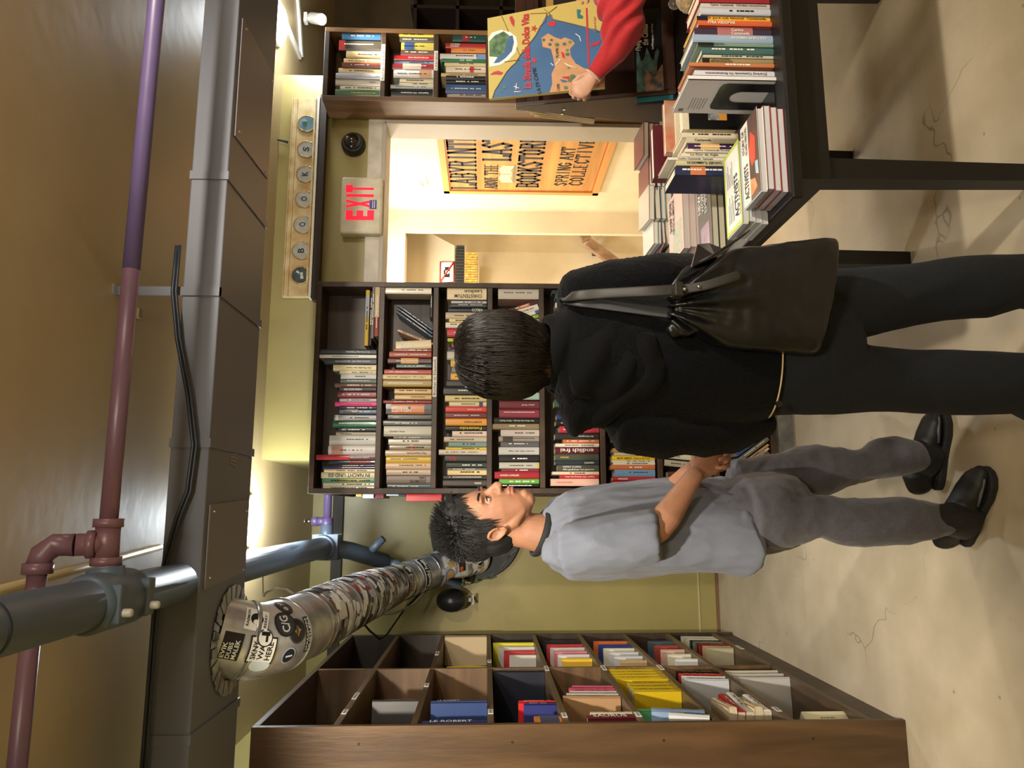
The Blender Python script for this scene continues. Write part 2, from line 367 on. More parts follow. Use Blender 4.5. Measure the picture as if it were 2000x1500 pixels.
c = MB(); c.tube([(tx-.06, 1.785, zp+.142), (-1.08, 1.785, zp+.142)], .021, n=18); build('pipe_run', c, MAUV, pr)
# far purple sprinkler branch
q0 = V((xp+.1, 4.25, zp)); 
sp = thing('sprinkler_branch', 'small purple pipe with a glass sprinkler head beside the far end of the blue pipe', 'pipe', q0-V((0, 0, .03)))
c = MB(); c.tube([q0, q0+V((.32, 0, 0)), (XP0-.0, 4.25, zp)], .022, n=14); c.tube([q0+V((.0, 0, 0)), q0+V((.06, 0, 0))], .034, n=14); c.tube([q0+V((.04, 0, 0)), q0+V((.04, 0, .06))], .024, n=14); c.tube([q0+V((.04, 0, .05)), q0+V((.04, 0, .085))], .028, n=6); build('pipe_run', c, PURP, sp)
c = MB(); c.tube([q0+V((.04, 0, .085)), q0+V((.04, 0, .12))], .008, n=8); c.tube([q0+V((.04, 0, .12)), q0+V((.04, 0, .124))], .022, n=14); build('sprinkler_head', c, CHROME, sp)
# wood strip on the back wall
x0 = at(655, 1000, Y=YB).z
c = MB(); z0 = at(668, 1100, Y=YB).z; z1 = at(648, 1100, Y=YB).z; c.box((XL, YB-.04, z0), (XP0, YB, z1)); build('wall_batten', c, mat((52, 44, 34), .6), label='dark horizontal timber batten high on the back wall behind the pipes', cat='batten')
# ================= STICKER-COVERED ROUND DUCT
P0 = at(452, 1246, Z=Zd0); P1 = at(775, 1140, Y=4.35); P2 = at(935, 1085, Y=YB)
rd = thing('round_duct', 'shiny silver spiral duct covered with stickers sloping to the back wall', 'air duct', (P0.x, P0.y, 2.0))
q2_ = at(492, 1251, Y=P0.y+.045)
KP = [P0+(P0-q2_)*.95+V((0, .02, 0)), P0.lerp(q2_, .2), q2_, at(545, 1240, Y=P0.y+.16), at(602, 1217, Y=P0.y+.40), at(680, 1179, Y=3.35), at(730, 1158, Y=3.8), P1, at(850, 1112, Y=4.65), P2-V((0, .05, 0))]
KR = [.124, .124, .124, .121, .118, .114, .110, .104, .101, .104]
path = catmull(KP, 5); rr = [KR[min(int(k/5), 8)]*(1-(k/5-int(k/5)))+KR[min(int(k/5)+1, 9)]*(k/5-int(k/5)) for k in range(len(path))]
c = MB(); c.tube(path, rr, n=48, cap=False)
DS = mat((222, 226, 232), .32, .7, noise_=.18, scale=14)
build('duct_body', c, DS, rd)
def dpt(t):
    """point, tangent, radius on the duct axis at t in 0..1 over the path"""
    s_ = t*(len(path)-1); i = min(int(s_), len(path)-2); u_ = s_-i
    return path[i].lerp(path[i+1], u_), (path[i+1]-path[i]).normalized(), rr[i]*(1-u_)+rr[i+1]*u_
def band(t, ww, ex, name='rib_band', m=None):
    p, tn, r_ = dpt(t); c = MB(); c.tube([p-tn*ww, p-tn*ww*.5, p+tn*ww*.5, p+tn*ww], [r_+.0005, r_+ex, r_+ex, r_+.0005], n=48, cap=False); build(name, c, m or SILVER, rd)
def proj(p):
    v = p-V((0, 0, H)); zc = v.dot(F); return 1000-v.dot(U)*FPX/zc, 750-v.dot(R)*FPX/zc
def tpx(px): return min((abs(proj(dpt(k/600)[0])[0]-px), k/600) for k in range(600))[1]
for px_ in (474, 546, 592, 604, 622, 640, 656, 672, 686, 700, 712, 724, 736, 748, 760, 784, 800, 818, 838, 862, 888, 908): band(tpx(px_), .006 if px_ > 474 else .010, .005)
t0_, t1_ = tpx(692), tpx(772)
for k in range(24): band(t0_+(t1_-t0_)*k/24, .0028, .003)
# crimped collar against the grey duct
c = MB(); n_ = 40
for k in range(n_):
    a0 = 2*pi*k/n_; a1 = 2*pi*(k+.86)/n_
    pp = []
    for (an, r_) in ((a0, .126), (a1, .126), (a1, .172), (a0, .172)): pp.append(V((P0.x+r_*math.cos(an), P0.y-.02+r_*math.sin(an)*1.0, Zd0-.006-.004*(k % 2))))
    c.prism(pp, (0, 0, .003))
build('crimped_collar', c, SILVER, rd)
# stickers: little curved patches that hug the duct
def sticker(t, ang, w_, h_, cols, txts=(), shape='rect', rotq=0, lift=.0012, nm='sticker'):
    """w_ along the axis, h_ around; ang measured from the side facing the camera"""
    p, tn, r_ = dpt(t); tocam = (V((0, 0, H))-p); tocam -= tn*tocam.dot(tn); tocam.normalize()
    sd = tocam.cross(tn)
    def pos(a_, s_, ex=0):
        # a_ along axis (m), s_ around (m)
        c_, s2 = math.cos(rotq), math.sin(rotq); a2 = a_*c_-s_*s2; s3 = a_*s2+s_*c_
        an = ang+s3/r_; q_ = p+tn*a2; 
        return q_+(tocam*math.cos(an)+sd*math.sin(an))*(r_+lift+ex)
    c = MB(); nn = 7
    if shape == 'rect':
        vs = [pos(-w_/2+w_*i/nn, -h_/2+h_*j/nn) for i in range(nn+1) for j in range(nn+1)]
        fs = [(i*(nn+1)+j, i*(nn+1)+j+1, (i+1)*(nn+1)+j+1, (i+1)*(nn+1)+j) for i in range(nn) for j in range(nn)]
        c.add(vs, fs, 0)
    else:
        K = 28
        for ri, (mi, sc_) in enumerate(((0, 1), (2, .86)) if len(cols) > 2 else ((0, 1),)):
            NR = 5; vs = [pos(0, 0, .0006*ri)]+[pos(w_/2*sc_*q_/NR*math.cos(2*pi*k/K), h_/2*sc_*q_/NR*math.sin(2*pi*k/K), .0006*ri) for q_ in range(1, NR+1) for k in range(K)]
            c.add(vs, [(0, 1+k, 1+(k+1) % K) for k in range(K)]+[(1+q_*K+k, 1+q_*K+(k+1) % K, 1+(q_+1)*K+(k+1) % K, 1+(q_+1)*K+k) for q_ in range(NR-1) for k in range(K)], mi)
    for (tx, a0, s0, aw, ah, mi) in txts:   # text runs around (reading direction = upright horizontal), stacked along the axis
        vs, fs = glyphs(tx, .02)
        c.add([pos(a0+ah*(1-v.y), s0+aw*v.x, .0012) for v in vs], fs, mi)
    build(nm, c, [mat(cc, .4) for cc in cols], rd)
SGN = 1
W3 = (238, 238, 232); B3 = (22, 22, 24)
# ================= BOOKS
NAMES = [('black', (20, 20, 22)), ('charcoal', (55, 55, 58)), ('grey', (120, 120, 120)), ('silver grey', (170, 170, 175)), ('off-white', (205, 203, 198)), ('white', (232, 230, 226)), ('cream', (225, 210, 175)), ('beige', (200, 180, 150)), ('tan', (175, 145, 95)), ('brown', (105, 70, 50)), ('taupe', (140, 125, 110)), ('maroon', (110, 35, 48)), ('red', (190, 45, 48)), ('crimson', (150, 30, 42)), ('brick red', (155, 62, 48)), ('orange', (215, 120, 55)), ('amber', (235, 165, 60)), ('yellow', (235, 205, 55)), ('pink', (225, 100, 150)), ('pale pink', (226, 185, 172)), ('lime', (175, 200, 65)), ('green', (60, 120, 75)), ('dark green', (28, 60, 46)), ('sage', (120, 140, 115)), ('teal', (30, 85, 85)), ('pale blue', (125, 155, 190)), ('blue', (50, 85, 150)), ('navy', (32, 42, 68)), ('slate', (90, 100, 115)), ('olive', (120, 115, 60))]
def cname(c): return min(NAMES, key=lambda n: sum((a-b)**2 for a, b in zip(n[1], c)))[0]
CVR = {}
def cover(c): return mat(tuple(c), .34, coat=.12)
TXC = {'w': WHTTXT, 'k': BLKTXT, 'r': REDTXT, 'y': YELTXT}
def book_mesh(mb, t, d, h, mx, txt=None, up=False, tc='w', bands=(), thk=.0018, marks=True):
    """local: spine at y=0 facing -y, x thickness, z height. mats: 0 cover 1 pages 2 text 3 band"""
    t2 = t/2; r = min(.004, t*.2)
    prof = [(-t2, r, 0), (-t2*.6, r*.25, 0), (0, 0, 0), (t2*.6, r*.25, 0), (t2, r, 0), (t2, r+thk*1.4, 0), (-t2, r+thk*1.4, 0)]
    mb.prism([V(p) for p in prof], (0, 0, h), 0, mx)
    mb.box((-t2, r, 0), (-t2+thk, d, h), 0, mx); mb.box((t2-thk, r, 0), (t2, d, h), 0, mx)
    mb.box((-t2+thk, r+thk, .002), (t2-thk, d-.003, h-.003), 1, mx)
    e = -.0004
    for (za, zb, mi) in bands: mb.add([mx @ V(p) for p in ((-t2*.97, e+r*.3, za*h), (0, e, za*h), (t2*.97, e+r*.3, za*h), (t2*.97, e+r*.3, zb*h), (0, e, zb*h), (-t2*.97, e+r*.3, zb*h))], [(0, 1, 4, 5), (1, 2, 3, 4)], mi)
    if txt:
        lines = txt.split('|'); n = len(lines); lw = t*.8/n
        for i, ln in enumerate(lines):
            a0, a1 = .12, .88
            if ln.startswith('^'): a0 = .45; ln = ln[1:]
            if ln.startswith('_'): a1 = .55; ln = ln[1:]
            L_ = min((a1-a0)*h, lw*.75*len(ln)*.72)
            hh = lw*.78; pad = 0
            if n == 1 and ln not in BIG and hh > .0085: pad = (hh-.0085)/2; hh = .0085; L_ = min((a1-a0)*h, hh*.95*len(ln)*.72)
            if up:
                o = mx @ V((t2*.8-lw*i-lw*.12-pad, e-.0004, (1-a1)*h)); du = mx.to_3x3() @ V((0, 0, L_)); dv = mx.to_3x3() @ V((-hh, 0, 0))
            else:
                o = mx @ V((-t2*.8+lw*(n-1-i)+lw*.1+pad, e-.0004, a1*h)); du = mx.to_3x3() @ V((0, 0, -L_)); dv = mx.to_3x3() @ V((hh, 0, 0))
            text(mb, ln, o, du, dv, 2, .012)
    elif marks and t > .0075 and h > .12:
        rg_ = random.Random(int(t*1e6)+int(h*1e6)); z = h*rg_.choice((.12, .18, .3)); ze = h*rg_.choice((.62, .75, .86)); hh = min(t*.32, rg_.uniform(.003, .006)); xo_ = rg_.choice((0, 0, t*.12))
        while z < ze:
            l_ = rg_.uniform(.004, .014)
            mb.add([mx @ V(p) for p in ((xo_-hh/2, e-.0003, z), (xo_+hh/2, e-.0003, z), (xo_+hh/2, e-.0003, z+l_), (xo_-hh/2, e-.0003, z+l_))], [(0, 1, 2, 3)], 2); z += l_+(.002 if rg_.random() < .8 else .012)
BIG = ('MELNITZ', 'FALCO', 'Fototricks', 'REGISSÖREN', 'IN NACHT UND EIS', 'DE', 'endlich frei', 'ANDRE BRINK', 'ZAYA', 'LE ROBERT', 'SAURUS')
def mkbook(mx, t, d, h, col, label, group, txt=None, up=False, tc='w', bands=(), bcol=(230, 228, 220), cat='book', name='book'):
    mb = MB(); book_mesh(mb, t, d, h, mx, txt, up, tc, bands)
    if not txt: tc = 'k' if sum(col) > 400 else 'w'
    return build(name, mb, [cover(col), PAGES, TXC[tc], cover(bcol)], None, label, cat, group)
USED = set()
def uniq(lbl, alts=()):
    for l in (lbl,)+tuple(alts):
        if l not in USED: USED.add(l); return l
    raise Exception('dup '+lbl)
ORD = ['first', 'second', 'third', 'fourth', 'fifth', 'sixth', 'seventh', 'eighth', 'ninth', 'tenth', 'eleventh', 'twelfth', 'thirteenth', 'fourteenth', 'fifteenth', 'sixteenth', 'seventeenth', 'eighteenth', 'nineteenth', 'twentieth']
ORD += ['twenty-'+o for o in ORD[:9]]+['thirtieth']+['thirty-'+o for o in ORD[:9]]
def shelf(lst, floor_px, Y, where, end, group, depth=.142):
    """lst: (y0, y1, xtop, colour, text, up, textcolour, tilt, bands, bandcolour) in photo pixels on the shelf-front plane"""
    zf = at(floor_px, 850 if Y < 3.61 or where.startswith('') else 0, Y=Y).z
    lst = sorted(lst, key=lambda b: b[0]); n = len(lst)
    mn = [((('thin ' if (b[1]-b[0]) < 8 else 'thick ' if (b[1]-b[0]) > 15 else ''))+cname(b[3])) for b in lst]
    for i, b in enumerate(lst):
        y0, y1, xt, col = b[:4]; b = list(b)+[None]*(10-len(b)); txt, up, tc, tilt, bands, bcol = b[4:10]
        xa = at(floor_px, y1, Y=Y).x; xb = at(floor_px, y0, Y=Y).x; zf = at(floor_px, (y0+y1)/2, Y=Y).z+.0015
        h = at(xt, (y0+y1)/2, Y=Y).z-zf; t = (xb-xa)*.985
        if tilt: h = h/math.cos(tilt)
        c1 = mn[i-1] if i else 'the case side'; c2 = mn[i+1] if i < n-1 else 'the case side'
        d_ = depth*random.uniform(.72, .98)
        mx = M4.Translation(((xa+xb)/2, Y+.004+random.uniform(0, .012), zf))
        if tilt: mx = mx @ M4.Translation((t/2*(1 if tilt > 0 else -1), 0, 0)) @ M4.Rotation(tilt, 4, 'Y') @ M4.Translation((-t/2*(1 if tilt > 0 else -1), 0, 0))
        a = 'leaning ' if tilt else ''
        l1 = f"{a}{mn[i]} book between {c1} and {c2}, {where}"
        l2 = f"{a}{mn[i]} book, {ORD[i]} from the {end}, {where}"
        same = [j for j in range(n) if j != i and mn[j] == mn[i] and (mn[j-1] if j else 'the case side') == c1 and (mn[j+1] if j < n-1 else 'the case side') == c2]
        mkbook(mx, t, d_, h, col, uniq(l2 if same or len(l1.split()) > 16 else l1, (l2,)), group, txt, bool(up), tc or 'w', bands or (), bcol or (230, 228, 220))
def case(name, label, x0, x1, y0, y1, zt, zb, boards, mats, face=1, th=.026, dividers=(), back=True):
    t = thing(name, label, 'bookcase', ((x0+x1)/2, (y0+y1)/2, 0))
    build('side_panel', MB().box((x0, y0, 0), (x0+th, y1, zt)), mats[0], t, bevel=.002)
    build('side_panel', MB().box((x1-th, y0, 0), (x1, y1, zt)), mats[0], t, bevel=.002)
    build('top_panel', MB().box((x0+th, y0, zt-th), (x1-th, y1, zt)), mats[1], t, bevel=.002)
    build('back_panel', MB().box((x0+th, y1-.012, zb), (x1-th, y1-.001, zt-th)), mats[0], t)
    for z in boards: build('shelf_board', MB().box((x0+th, y0+.001, z-th), (x1-th, y1-.013, z)), mats[1], t, bevel=.002)
    return t
YF = 3.607
cx0 = at(1000, 964, Y=YF).x; cx1 = at(1000, 553, Y=YF).x
zt = at(610, 760, Y=YF).z
fp = [735, 843, 951, 1054, 1171, 1281, 1390, 1503]
bz = [at(p, 800, Y=YF).z for p in fp]
cb_ = case('bookcase', 'tall dark stained bookcase full of foreign books beside the doorway', cx0, cx1, YF, YW-.022, zt, .1, bz, [DARKH, DARKW])
build('plinth', MB().box((cx0+.03, YF+.03, 0), (cx1-.03, YF+.05, bz[-1]-.027)), mat((150, 150, 148), .6, noise_=.3, scale=12), cb_)
for (px0, px1, py0, py1, tx) in ((843, 851, 697, 775, 'Bücher in Deutsch'),):
    m = MB(); p = at(847, 697, Y=YF-.001); q = at(847, 775, Y=YF-.001); z = bz[1]-.0225
    m.box((q.x, YF-.002, z), (p.x, YF-.001, z+.02)); text(m, tx, (q.x+.008, YF-.0022, z+.004), (p.x-q.x-.02, 0, 0), (0, 0, .012), 1); build('shelf_label', m, [WHITE, BLKTXT], cb_)
CBW = '{} shelf of middle bookcase'; B4 = ((.04, .1, 3),); 
k_ = (18, 18, 20)
r1 = [(681, 692, 622, (28, 36, 50), 'Erik Hennig Trädsken', 1), (692, 699, 617, (232, 230, 226)), (699, 712, 633, (38, 48, 62), 'GUNNAR EKELUND - DIE SCHÖNSTEN', 1), (712, 724, 650, (228, 218, 180), 'Die Parodie von Genin', 1, 'k'), (724, 730, 663, (222, 210, 172)), (730, 740, 665, (196, 196, 202)), (740, 748, 664, (86, 110, 100)), (748, 756, 653, (108, 62, 46)), (756, 764, 663, (22, 30, 42), 'REGISSÖREN', 0), (764, 777, 659, (120, 30, 42)), (777, 784, 662, (190, 190, 196)), (784, 793, 653, (232, 66, 145)), (793, 799, 662, k_), (799, 808, 662, (98, 122, 150), None, 0, 'w', 0, ((.5, .9, 3),), (40, 50, 60)), (810, 821, 652, (160, 160, 166), None, 0, 'w', 0, ((.9, .96, 3),)), (821, 835, 649, (22, 104, 74)), (835, 843, 660, (24, 20, 22), None), (843, 850, 655, (168, 158, 140), 'Una donna', 0, 'k'), (850, 870, 642, (192, 192, 188)), (870, 888, 640, (208, 203, 203), None, 0, 'w', 0, ((.7, .93, 3),), (180, 130, 110)), (888, 898, 616, (190, 50, 60), 'DAMPFLOKOMOTIVEN', 1, 'w', 0, ((0, .45, 3),), (90, 20, 40)), (898, 907, 641, (30, 52, 56), 'ANDRE BRINK', 1, 'r'), (907, 911, 645, (70, 26, 46)), (911, 916, 630, (42, 62, 132)), (916, 922, 632, (228, 204, 156)), (922, 934, 626, (236, 228, 196), 'IN NACHT UND EIS', 1, 'k'), (934, 943, 628, (160, 170, 96), None, 0, 'w', 0, ((.7, 1, 3), (.0, .2, 3)), (90, 160, 120)), (943, 950, 630, (206, 206, 196)), (950, 955, 630, (230, 222, 188))]
r2 = [(561, 573, 752, (224, 216, 198)), (662, 679, 773, (222, 204, 166), 'ZAYA', 0, 'w', -.06), (680, 686, 770, (132, 48, 44)), (686, 698, 760, (156, 60, 44)), (699, 710, 757, (84, 48, 46), None, 0, 'y', 0, ((.3, .7, 3),), (200, 150, 60)), (710, 719, 774, (40, 72, 66)), (721, 731, 750, (172, 60, 50)), (731, 741, 744, (216, 198, 152), 'L. Wahl - K. Zope - ULLSTEINHAUS - Taken to Gratz', 1, 'k'), (741, 755, 744, (168, 142, 74)), (759, 769, 770, (208, 172, 112)), (769, 780, 770, (204, 166, 104)), (781, 788, 748, (134, 30, 42)), (788, 808, 753, (206, 122, 62), '_MELNITZ', 1, 'w', 0, ((0, .16, 3), (.88, 1, 3)), (30, 26, 24)), (808, 820, 757, (50, 50, 52), 'Kafka', 0), (820, 832, 748, (62, 62, 66)), (832, 852, 749, (186, 182, 164), 'Günther Grass', 0, 'k'), (852, 857, 768, (110, 112, 124)), (857, 868, 758, (216, 212, 192)), (868, 879, 760, (150, 140, 118), None, 0, 'k', 0, ((.42, .52, 3),), (200, 80, 50)), (879, 891, 752, (206, 182, 154), 'Raul Anaud Rouda', 1, 'k'), (891, 904, 753, (226, 188, 52)), (904, 916, 753, (222, 188, 154)), (916, 928, 754, (206, 188, 164)), (928, 945, 754, (134, 118, 112), 'CARL|ZUCKMAYER', 1, 'k'), (945, 954, 756, (70, 90, 100))]
r3 = [(562, 584, 873, (226, 208, 170), 'Lexikon|CHRISTENTUM', 1, 'k'), (587, 592, 881, (190, 190, 202)), (592, 600, 881, (42, 52, 62)), (600, 609, 875, (20, 28, 36), 'FALCO', 1), (609, 622, 870, (192, 178, 154)), (622, 629, 877, (226, 208, 144)), (629, 640, 870, (222, 212, 194)), (640, 657, 873, (190, 30, 62)), (660, 667, 874, (172, 200, 62)), (668, 680, 882, (150, 40, 46)), (681, 686, 882, (52, 90, 160)), (686, 702, 873, (190, 190, 180), None, 0, 'k', 0, ((.2, .3, 3), (.45, .55, 3)), (30, 30, 30)), (702, 716, 880, (214, 170, 80)), (716, 728, 882, (110, 130, 120)), (728, 742, 880, (226, 170, 70)), (742, 756, 872, (34, 32, 38)), (756, 772, 866, (38, 36, 38)), (772, 784, 869, (214, 196, 132)), (784, 793, 877, (226, 216, 188), None, 0, 'w', 0, ((.1, .2, 3),), (50, 60, 120)), (793, 805, 870, (212, 60, 52), 'Julia Daniel', 1), (805, 817, 870, (112, 42, 52)), (817, 831, 870, (236, 162, 62), 'ELIZABETH HARAN', 1, 'k'), (831, 841, 870, k_, 'Fototricks', 1, 'y'), (841, 852, 883, (236, 216, 202)), (853, 863, 867, (202, 188, 168)), (863, 873, 876, (122, 152, 152)), (873, 878, 870, (236, 202, 42)), (878, 888, 857, (216, 204, 186)), (888, 902, 869, (42, 42, 44), '^DE', 0, 'r'), (902, 914, 872, (32, 52, 42)), (914, 918, 874, (112, 112, 108)), (918, 928, 874, (232, 206, 152)), (928, 937, 866, (20, 22, 26)), (937, 950, 865, (64, 56, 52), 'ANDREA', 1)]
r4 = [(563, 583, 973, (196, 190, 180)), (584, 592, 985, (196, 110, 84), None, 0, 'w', -.32, ((.0, .25, 3), (.6, .8, 3)), (60, 40, 36)), (592, 604, 982, (226, 222, 216), 'Lothar Machtan Prinz Max von Baden', 1, 'k', -.32), (604, 611, 985, (70, 100, 160), None, 0, 'w', -.32, ((.1, .5, 3),), (220, 215, 205)), (611, 619, 990, (130, 180, 80), None, 0, 'w', -.32), (766, 780, 974, (170, 200, 192)), (783, 798, 975, (112, 42, 56), 'Julius Wolf', 1), (798, 815, 975, (142, 52, 72)), (815, 827, 965, k_, 'Der Bote des Königs - Mario Reder', 1), (827, 838, 961, (142, 128, 96)), (839, 852, 978, (196, 186, 182)), (852, 862, 974, (150, 140, 130), None, 0, 'k', 0, ((.65, .9, 3),), (60, 50, 50)), (862, 873, 978, (92, 92, 98)), (873, 888, 974, (192, 192, 190), 'Sonder Hills alle Tage', 1, 'k'), (888, 903, 975, (20, 20, 24)), (903, 915, 975, (188, 188, 176), None, 0, 'k', 0, ((.0, .06, 3),), (200, 180, 80)), (915, 921, 979, (124, 52, 62)), (921, 935, 966, (164, 32, 46), 'ANDREA CAMILLERI', 0), (935, 945, 975, (104, 172, 72)), (945, 951, 970, (26, 22, 22))]
for k in range(10): r4.append((622+14*k, 635+14*k, random.randint(968, 985), random.choice([(120, 40, 40), (200, 190, 160), (40, 50, 80), (90, 90, 90), (60, 90, 70)])))
r5 = [(566, 574, 1078, (40, 60, 70)), (574, 582, 1085, (70, 100, 90)), (582, 590, 1088, (60, 100, 150)), (590, 600, 1085, (226, 224, 216)), (808, 820, 1088, (32, 52, 112)), (820, 831, 1086, (22, 22, 26), 'DER RAT DER HÖLLE', 0), (832, 845, 1093, (182, 52, 72)), (845, 858, 1085, (42, 44, 48), 'die Herrgotts', 1), (858, 866, 1100, (202, 112, 62)), (866, 873, 1085, (226, 216, 202)), (873, 886, 1085, (92, 26, 42), 'endlich frei', 1), (886, 899, 1085, (74, 78, 68), 'KÖNIGIN', 0, 'y'), (899, 908, 1085, (42, 54, 66), 'KERKWITZ', 1), (908, 921, 1090, (82, 82, 74), 'GERRIT KOMRIJ|Alle gedichten tot gisteren', 0), (921, 927, 1079, (226, 212, 182)), (927, 935, 1095, (190, 42, 52), 'Pagnol - Der Gesang des Seins', 1), (935, 949, 1076, (226, 184, 168), 'Georg Kreisler', 0, 'r')]
for k in range(8): r5.append((640+20*k, 655+20*k, random.randint(1080, 1095), random.choice([(120, 40, 40), (200, 190, 160), (40, 50, 80), (90, 90, 90), (60, 90, 70)])))
r6 = [(875, 884, 1198, (180, 150, 90)), (884, 890, 1200, (202, 192, 162)), (890, 899, 1196, (236, 198, 52), 'MART SMEETS  Thuis in de Tour', 0, 'k'), (899, 903, 1196, (226, 222, 206)), (903, 908, 1198, (222, 222, 216)), (908, 917, 1194, (208, 112, 66)), (917, 931, 1201, (112, 150, 192)), (931, 939, 1198, (174, 42, 50), 'MANDARIN', 0), (940, 948, 1196, (196, 50, 56))]
for k in range(6): r6.append((780+14*k, 793+14*k, random.randint(1190, 1200), random.choice([(120, 40, 40), (200, 190, 160), (40, 50, 80), (90, 90, 90), (60, 90, 70)])))
r7 = [(893, 903, 1303, (216, 212, 198), 'DER WEG', 0, 'k', .10), (906, 918, 1300, (180, 176, 160), None, 0, 'w', .1), (921, 932, 1305, (90, 60, 50)), (933, 946, 1303, (60, 70, 90))]
for i, rr_ in enumerate((r1, r2, r3, r4, r5, r6, r7)):
    shelf(rr_, fp[i], YF, CBW.format(['top', 'second', 'third', 'fourth', 'fifth', 'sixth', 'seventh'][i]), 'doorway end', 'books standing on the middle bookcase')
# bottom shelf: leaning group
for k, (y_, c_, hh, tt, lb) in enumerate(((842, (50, 80, 140), .2, .024, 'leaning blue book with red patch, bottom shelf of middle bookcase'), (856, (120, 120, 110), .21, .022, 'leaning grey book behind the blue one, bottom shelf of middle bookcase'), (868, (200, 160, 120), .21, .012, 'leaning thin beige book, bottom shelf of middle bookcase'), (875, (220, 212, 196), .22, .012, 'leaning cream book, bottom shelf of middle bookcase'), (884, (110, 90, 76), .23, .024, 'leaning brown book, last of the slanting ones on bottom shelf of middle bookcase'))):
    p = at(fp[7], y_, Y=YF); mx = M4.Translation((p.x, YF+.01, bz[7]+.011)) @ M4.Rotation(-.62, 4, 'Y')
    mkbook(mx, tt, .14, hh, c_, lb, 'slanting books on the bottom shelf', None, False, 'w', ((.1, .22, 3),) if k == 0 else (), (190, 50, 50))
# row 2 leaning magazines + paperback, flat books on row 1
for k in range(3):
    p = at(842, 652-7*k+4, Y=YF); mx = M4.Translation((p.x, YF+.02, bz[1]+.004)) @ M4.Rotation(.62, 4, 'Y')
    mkbook(mx, .010, .14, .225-.004*k, (74, 88, 112), ['lowest', 'middle', 'uppermost'][k]+' of three leaning slate blue volumes, second shelf of middle bookcase', 'slate volumes leaning on the second shelf')
p = at(842, 670, Y=YF); mkbook(M4.Translation((p.x, YF+.02, bz[1]+.003)) @ M4.Rotation(.38, 4, 'Y'), .011, .13, .19, (214, 176, 150), 'leaning beige paperback under the slate volumes, second shelf of middle bookcase', 'books standing on the middle bookcase')
def flatbook(xc, y, z, L_, d, t, col, label, group, txt=None, tc='w', yaw=0, bands=(), bcol=(230, 228, 220), up=False, cat='book'):
    mx = M4.Translation((xc, y, z+t/2)) @ M4.Rotation(yaw, 4, 'Z') @ M4.Rotation(-pi/2, 4, 'Y') @ M4.Translation((0, 0, -L_/2))
    return mkbook(mx, t, d, L_, col, label, group, txt, up, tc, bands, bcol, cat)
xm = at(700, 607, Y=YF).x; z = bz[0]
flatbook(xm, YF+.004, z+.001, .26, .17, .024, (140, 56, 50), 'flat book with red and marbled spine, lowest of pile on top shelf', 'books lying on the top shelf', bands=((0, .62, 3),), bcol=(190, 168, 130))
flatbook(xm, YF+.002, z+.026, .28, .17, .012, (120, 120, 116), 'thin flat grey book on the marbled one, top shelf of middle bookcase', 'books lying on the top shelf')
flatbook(xm-.03, YF+.03, z+.039, .28, .14, .014, (40, 40, 44), 'flat charcoal book second from top of the lying pile on top shelf', 'books lying on the top shelf')
flatbook(xm-.03, YF+.02, z+.054, .29, .14, .020, (200, 170, 60), 'flat yellow and silver book topmost of the pile on top shelf', 'books lying on the top shelf', bands=((.1, .5, 3),), bcol=(150, 156, 170))
flatbook(xm+.05, YF+.04, bz[1]+.002, .14, .1, .02, (24, 26, 28), 'dark shrink-wrapped book lying under the slate volumes on second shelf', 'books lying on the second shelf')
# ---------------- bookcase beyond the door (right)
rx0 = at(700, 196, Y=YF-.01).x; rx1 = at(700, 54, Y=YF-.01).x; zr = at(633, 120, Y=YF).z
fr = [744, 847, 949]; zrr = [at(p, 120, Y=YF).z for p in fr]; sp_ = zrr[0]-zrr[1]
rb_ = case('bookcase', 'narrow dark stained bookcase right of the doorway under the white spotlight', rx0, rx1, YF-.01, YW-.021, zr, .1, zrr+[zrr[-1]-sp_*k for k in range(1, 6)], [BROWNW, DARKW])
for (i, py0, py1, tx) in ((0, 89, 160, 'Bücher in Deutsch'), (1, 102, 140, 'Literatur')):
    q = at(fr[i], py1, Y=YF); p = at(fr[i], py0, Y=YF); z = zrr[i]-.023; m = MB(); m.box((q.x, YF-.0125, z), (p.x, YF-.0115, z+.02)); text(m, tx, (q.x+.006, YF-.0127, z+.004), (p.x-q.x-.012, 0, 0), (0, 0, .012), 1); build('shelf_label', m, [WHITE, BLKTXT], rb_)
a1 = [(64, 76, 667, (64, 112, 150)), (77, 97, 661, (66, 62, 52), None, 0, 'w', 0, ((.85, 1, 3),), (180, 60, 60)), (97, 111, 675, (220, 198, 144)), (111, 121, 670, (226, 198, 142)), (121, 131, 667, (112, 52, 42)), (131, 142, 660, (216, 198, 154)), (142, 153, 655, (166, 170, 188), 'SWEET DREAMS', 1), (153, 165, 654, (202, 198, 188), 'KÖNEN', 1, 'k'), (165, 174, 663, (212, 206, 186)), (174, 188, 654, (72, 104, 74), 'Das grosse Kneipp Buch', 1, 'y')]
a2 = [(62, 70, 779, (236, 212, 62)), (71, 80, 780, (92, 86, 82)), (81, 96, 783, (204, 194, 92), None, 0, 'w', 0, ((.6, .9, 3),), (60, 90, 150)), (96, 106, 782, (112, 84, 72)), (106, 116, 769, (192, 32, 46), 'WITUERS EASTER FUND', 1), (116, 123, 769, (124, 154, 192)), (123, 135, 766, (142, 46, 56), None, 0, 'w', 0, ((.3, .75, 3),), (205, 190, 175)), (135, 151, 768, (202, 202, 202), None, 0, 'w', 0, ((.05, .35, 3),), (180, 140, 110)), (151, 159, 780, (212, 206, 182)), (159, 163, 779, (226, 204, 164)), (163, 171, 762, (152, 162, 162)), (171, 188, 763, k_, 'Engelmann  Wir Untertanen', 1)]
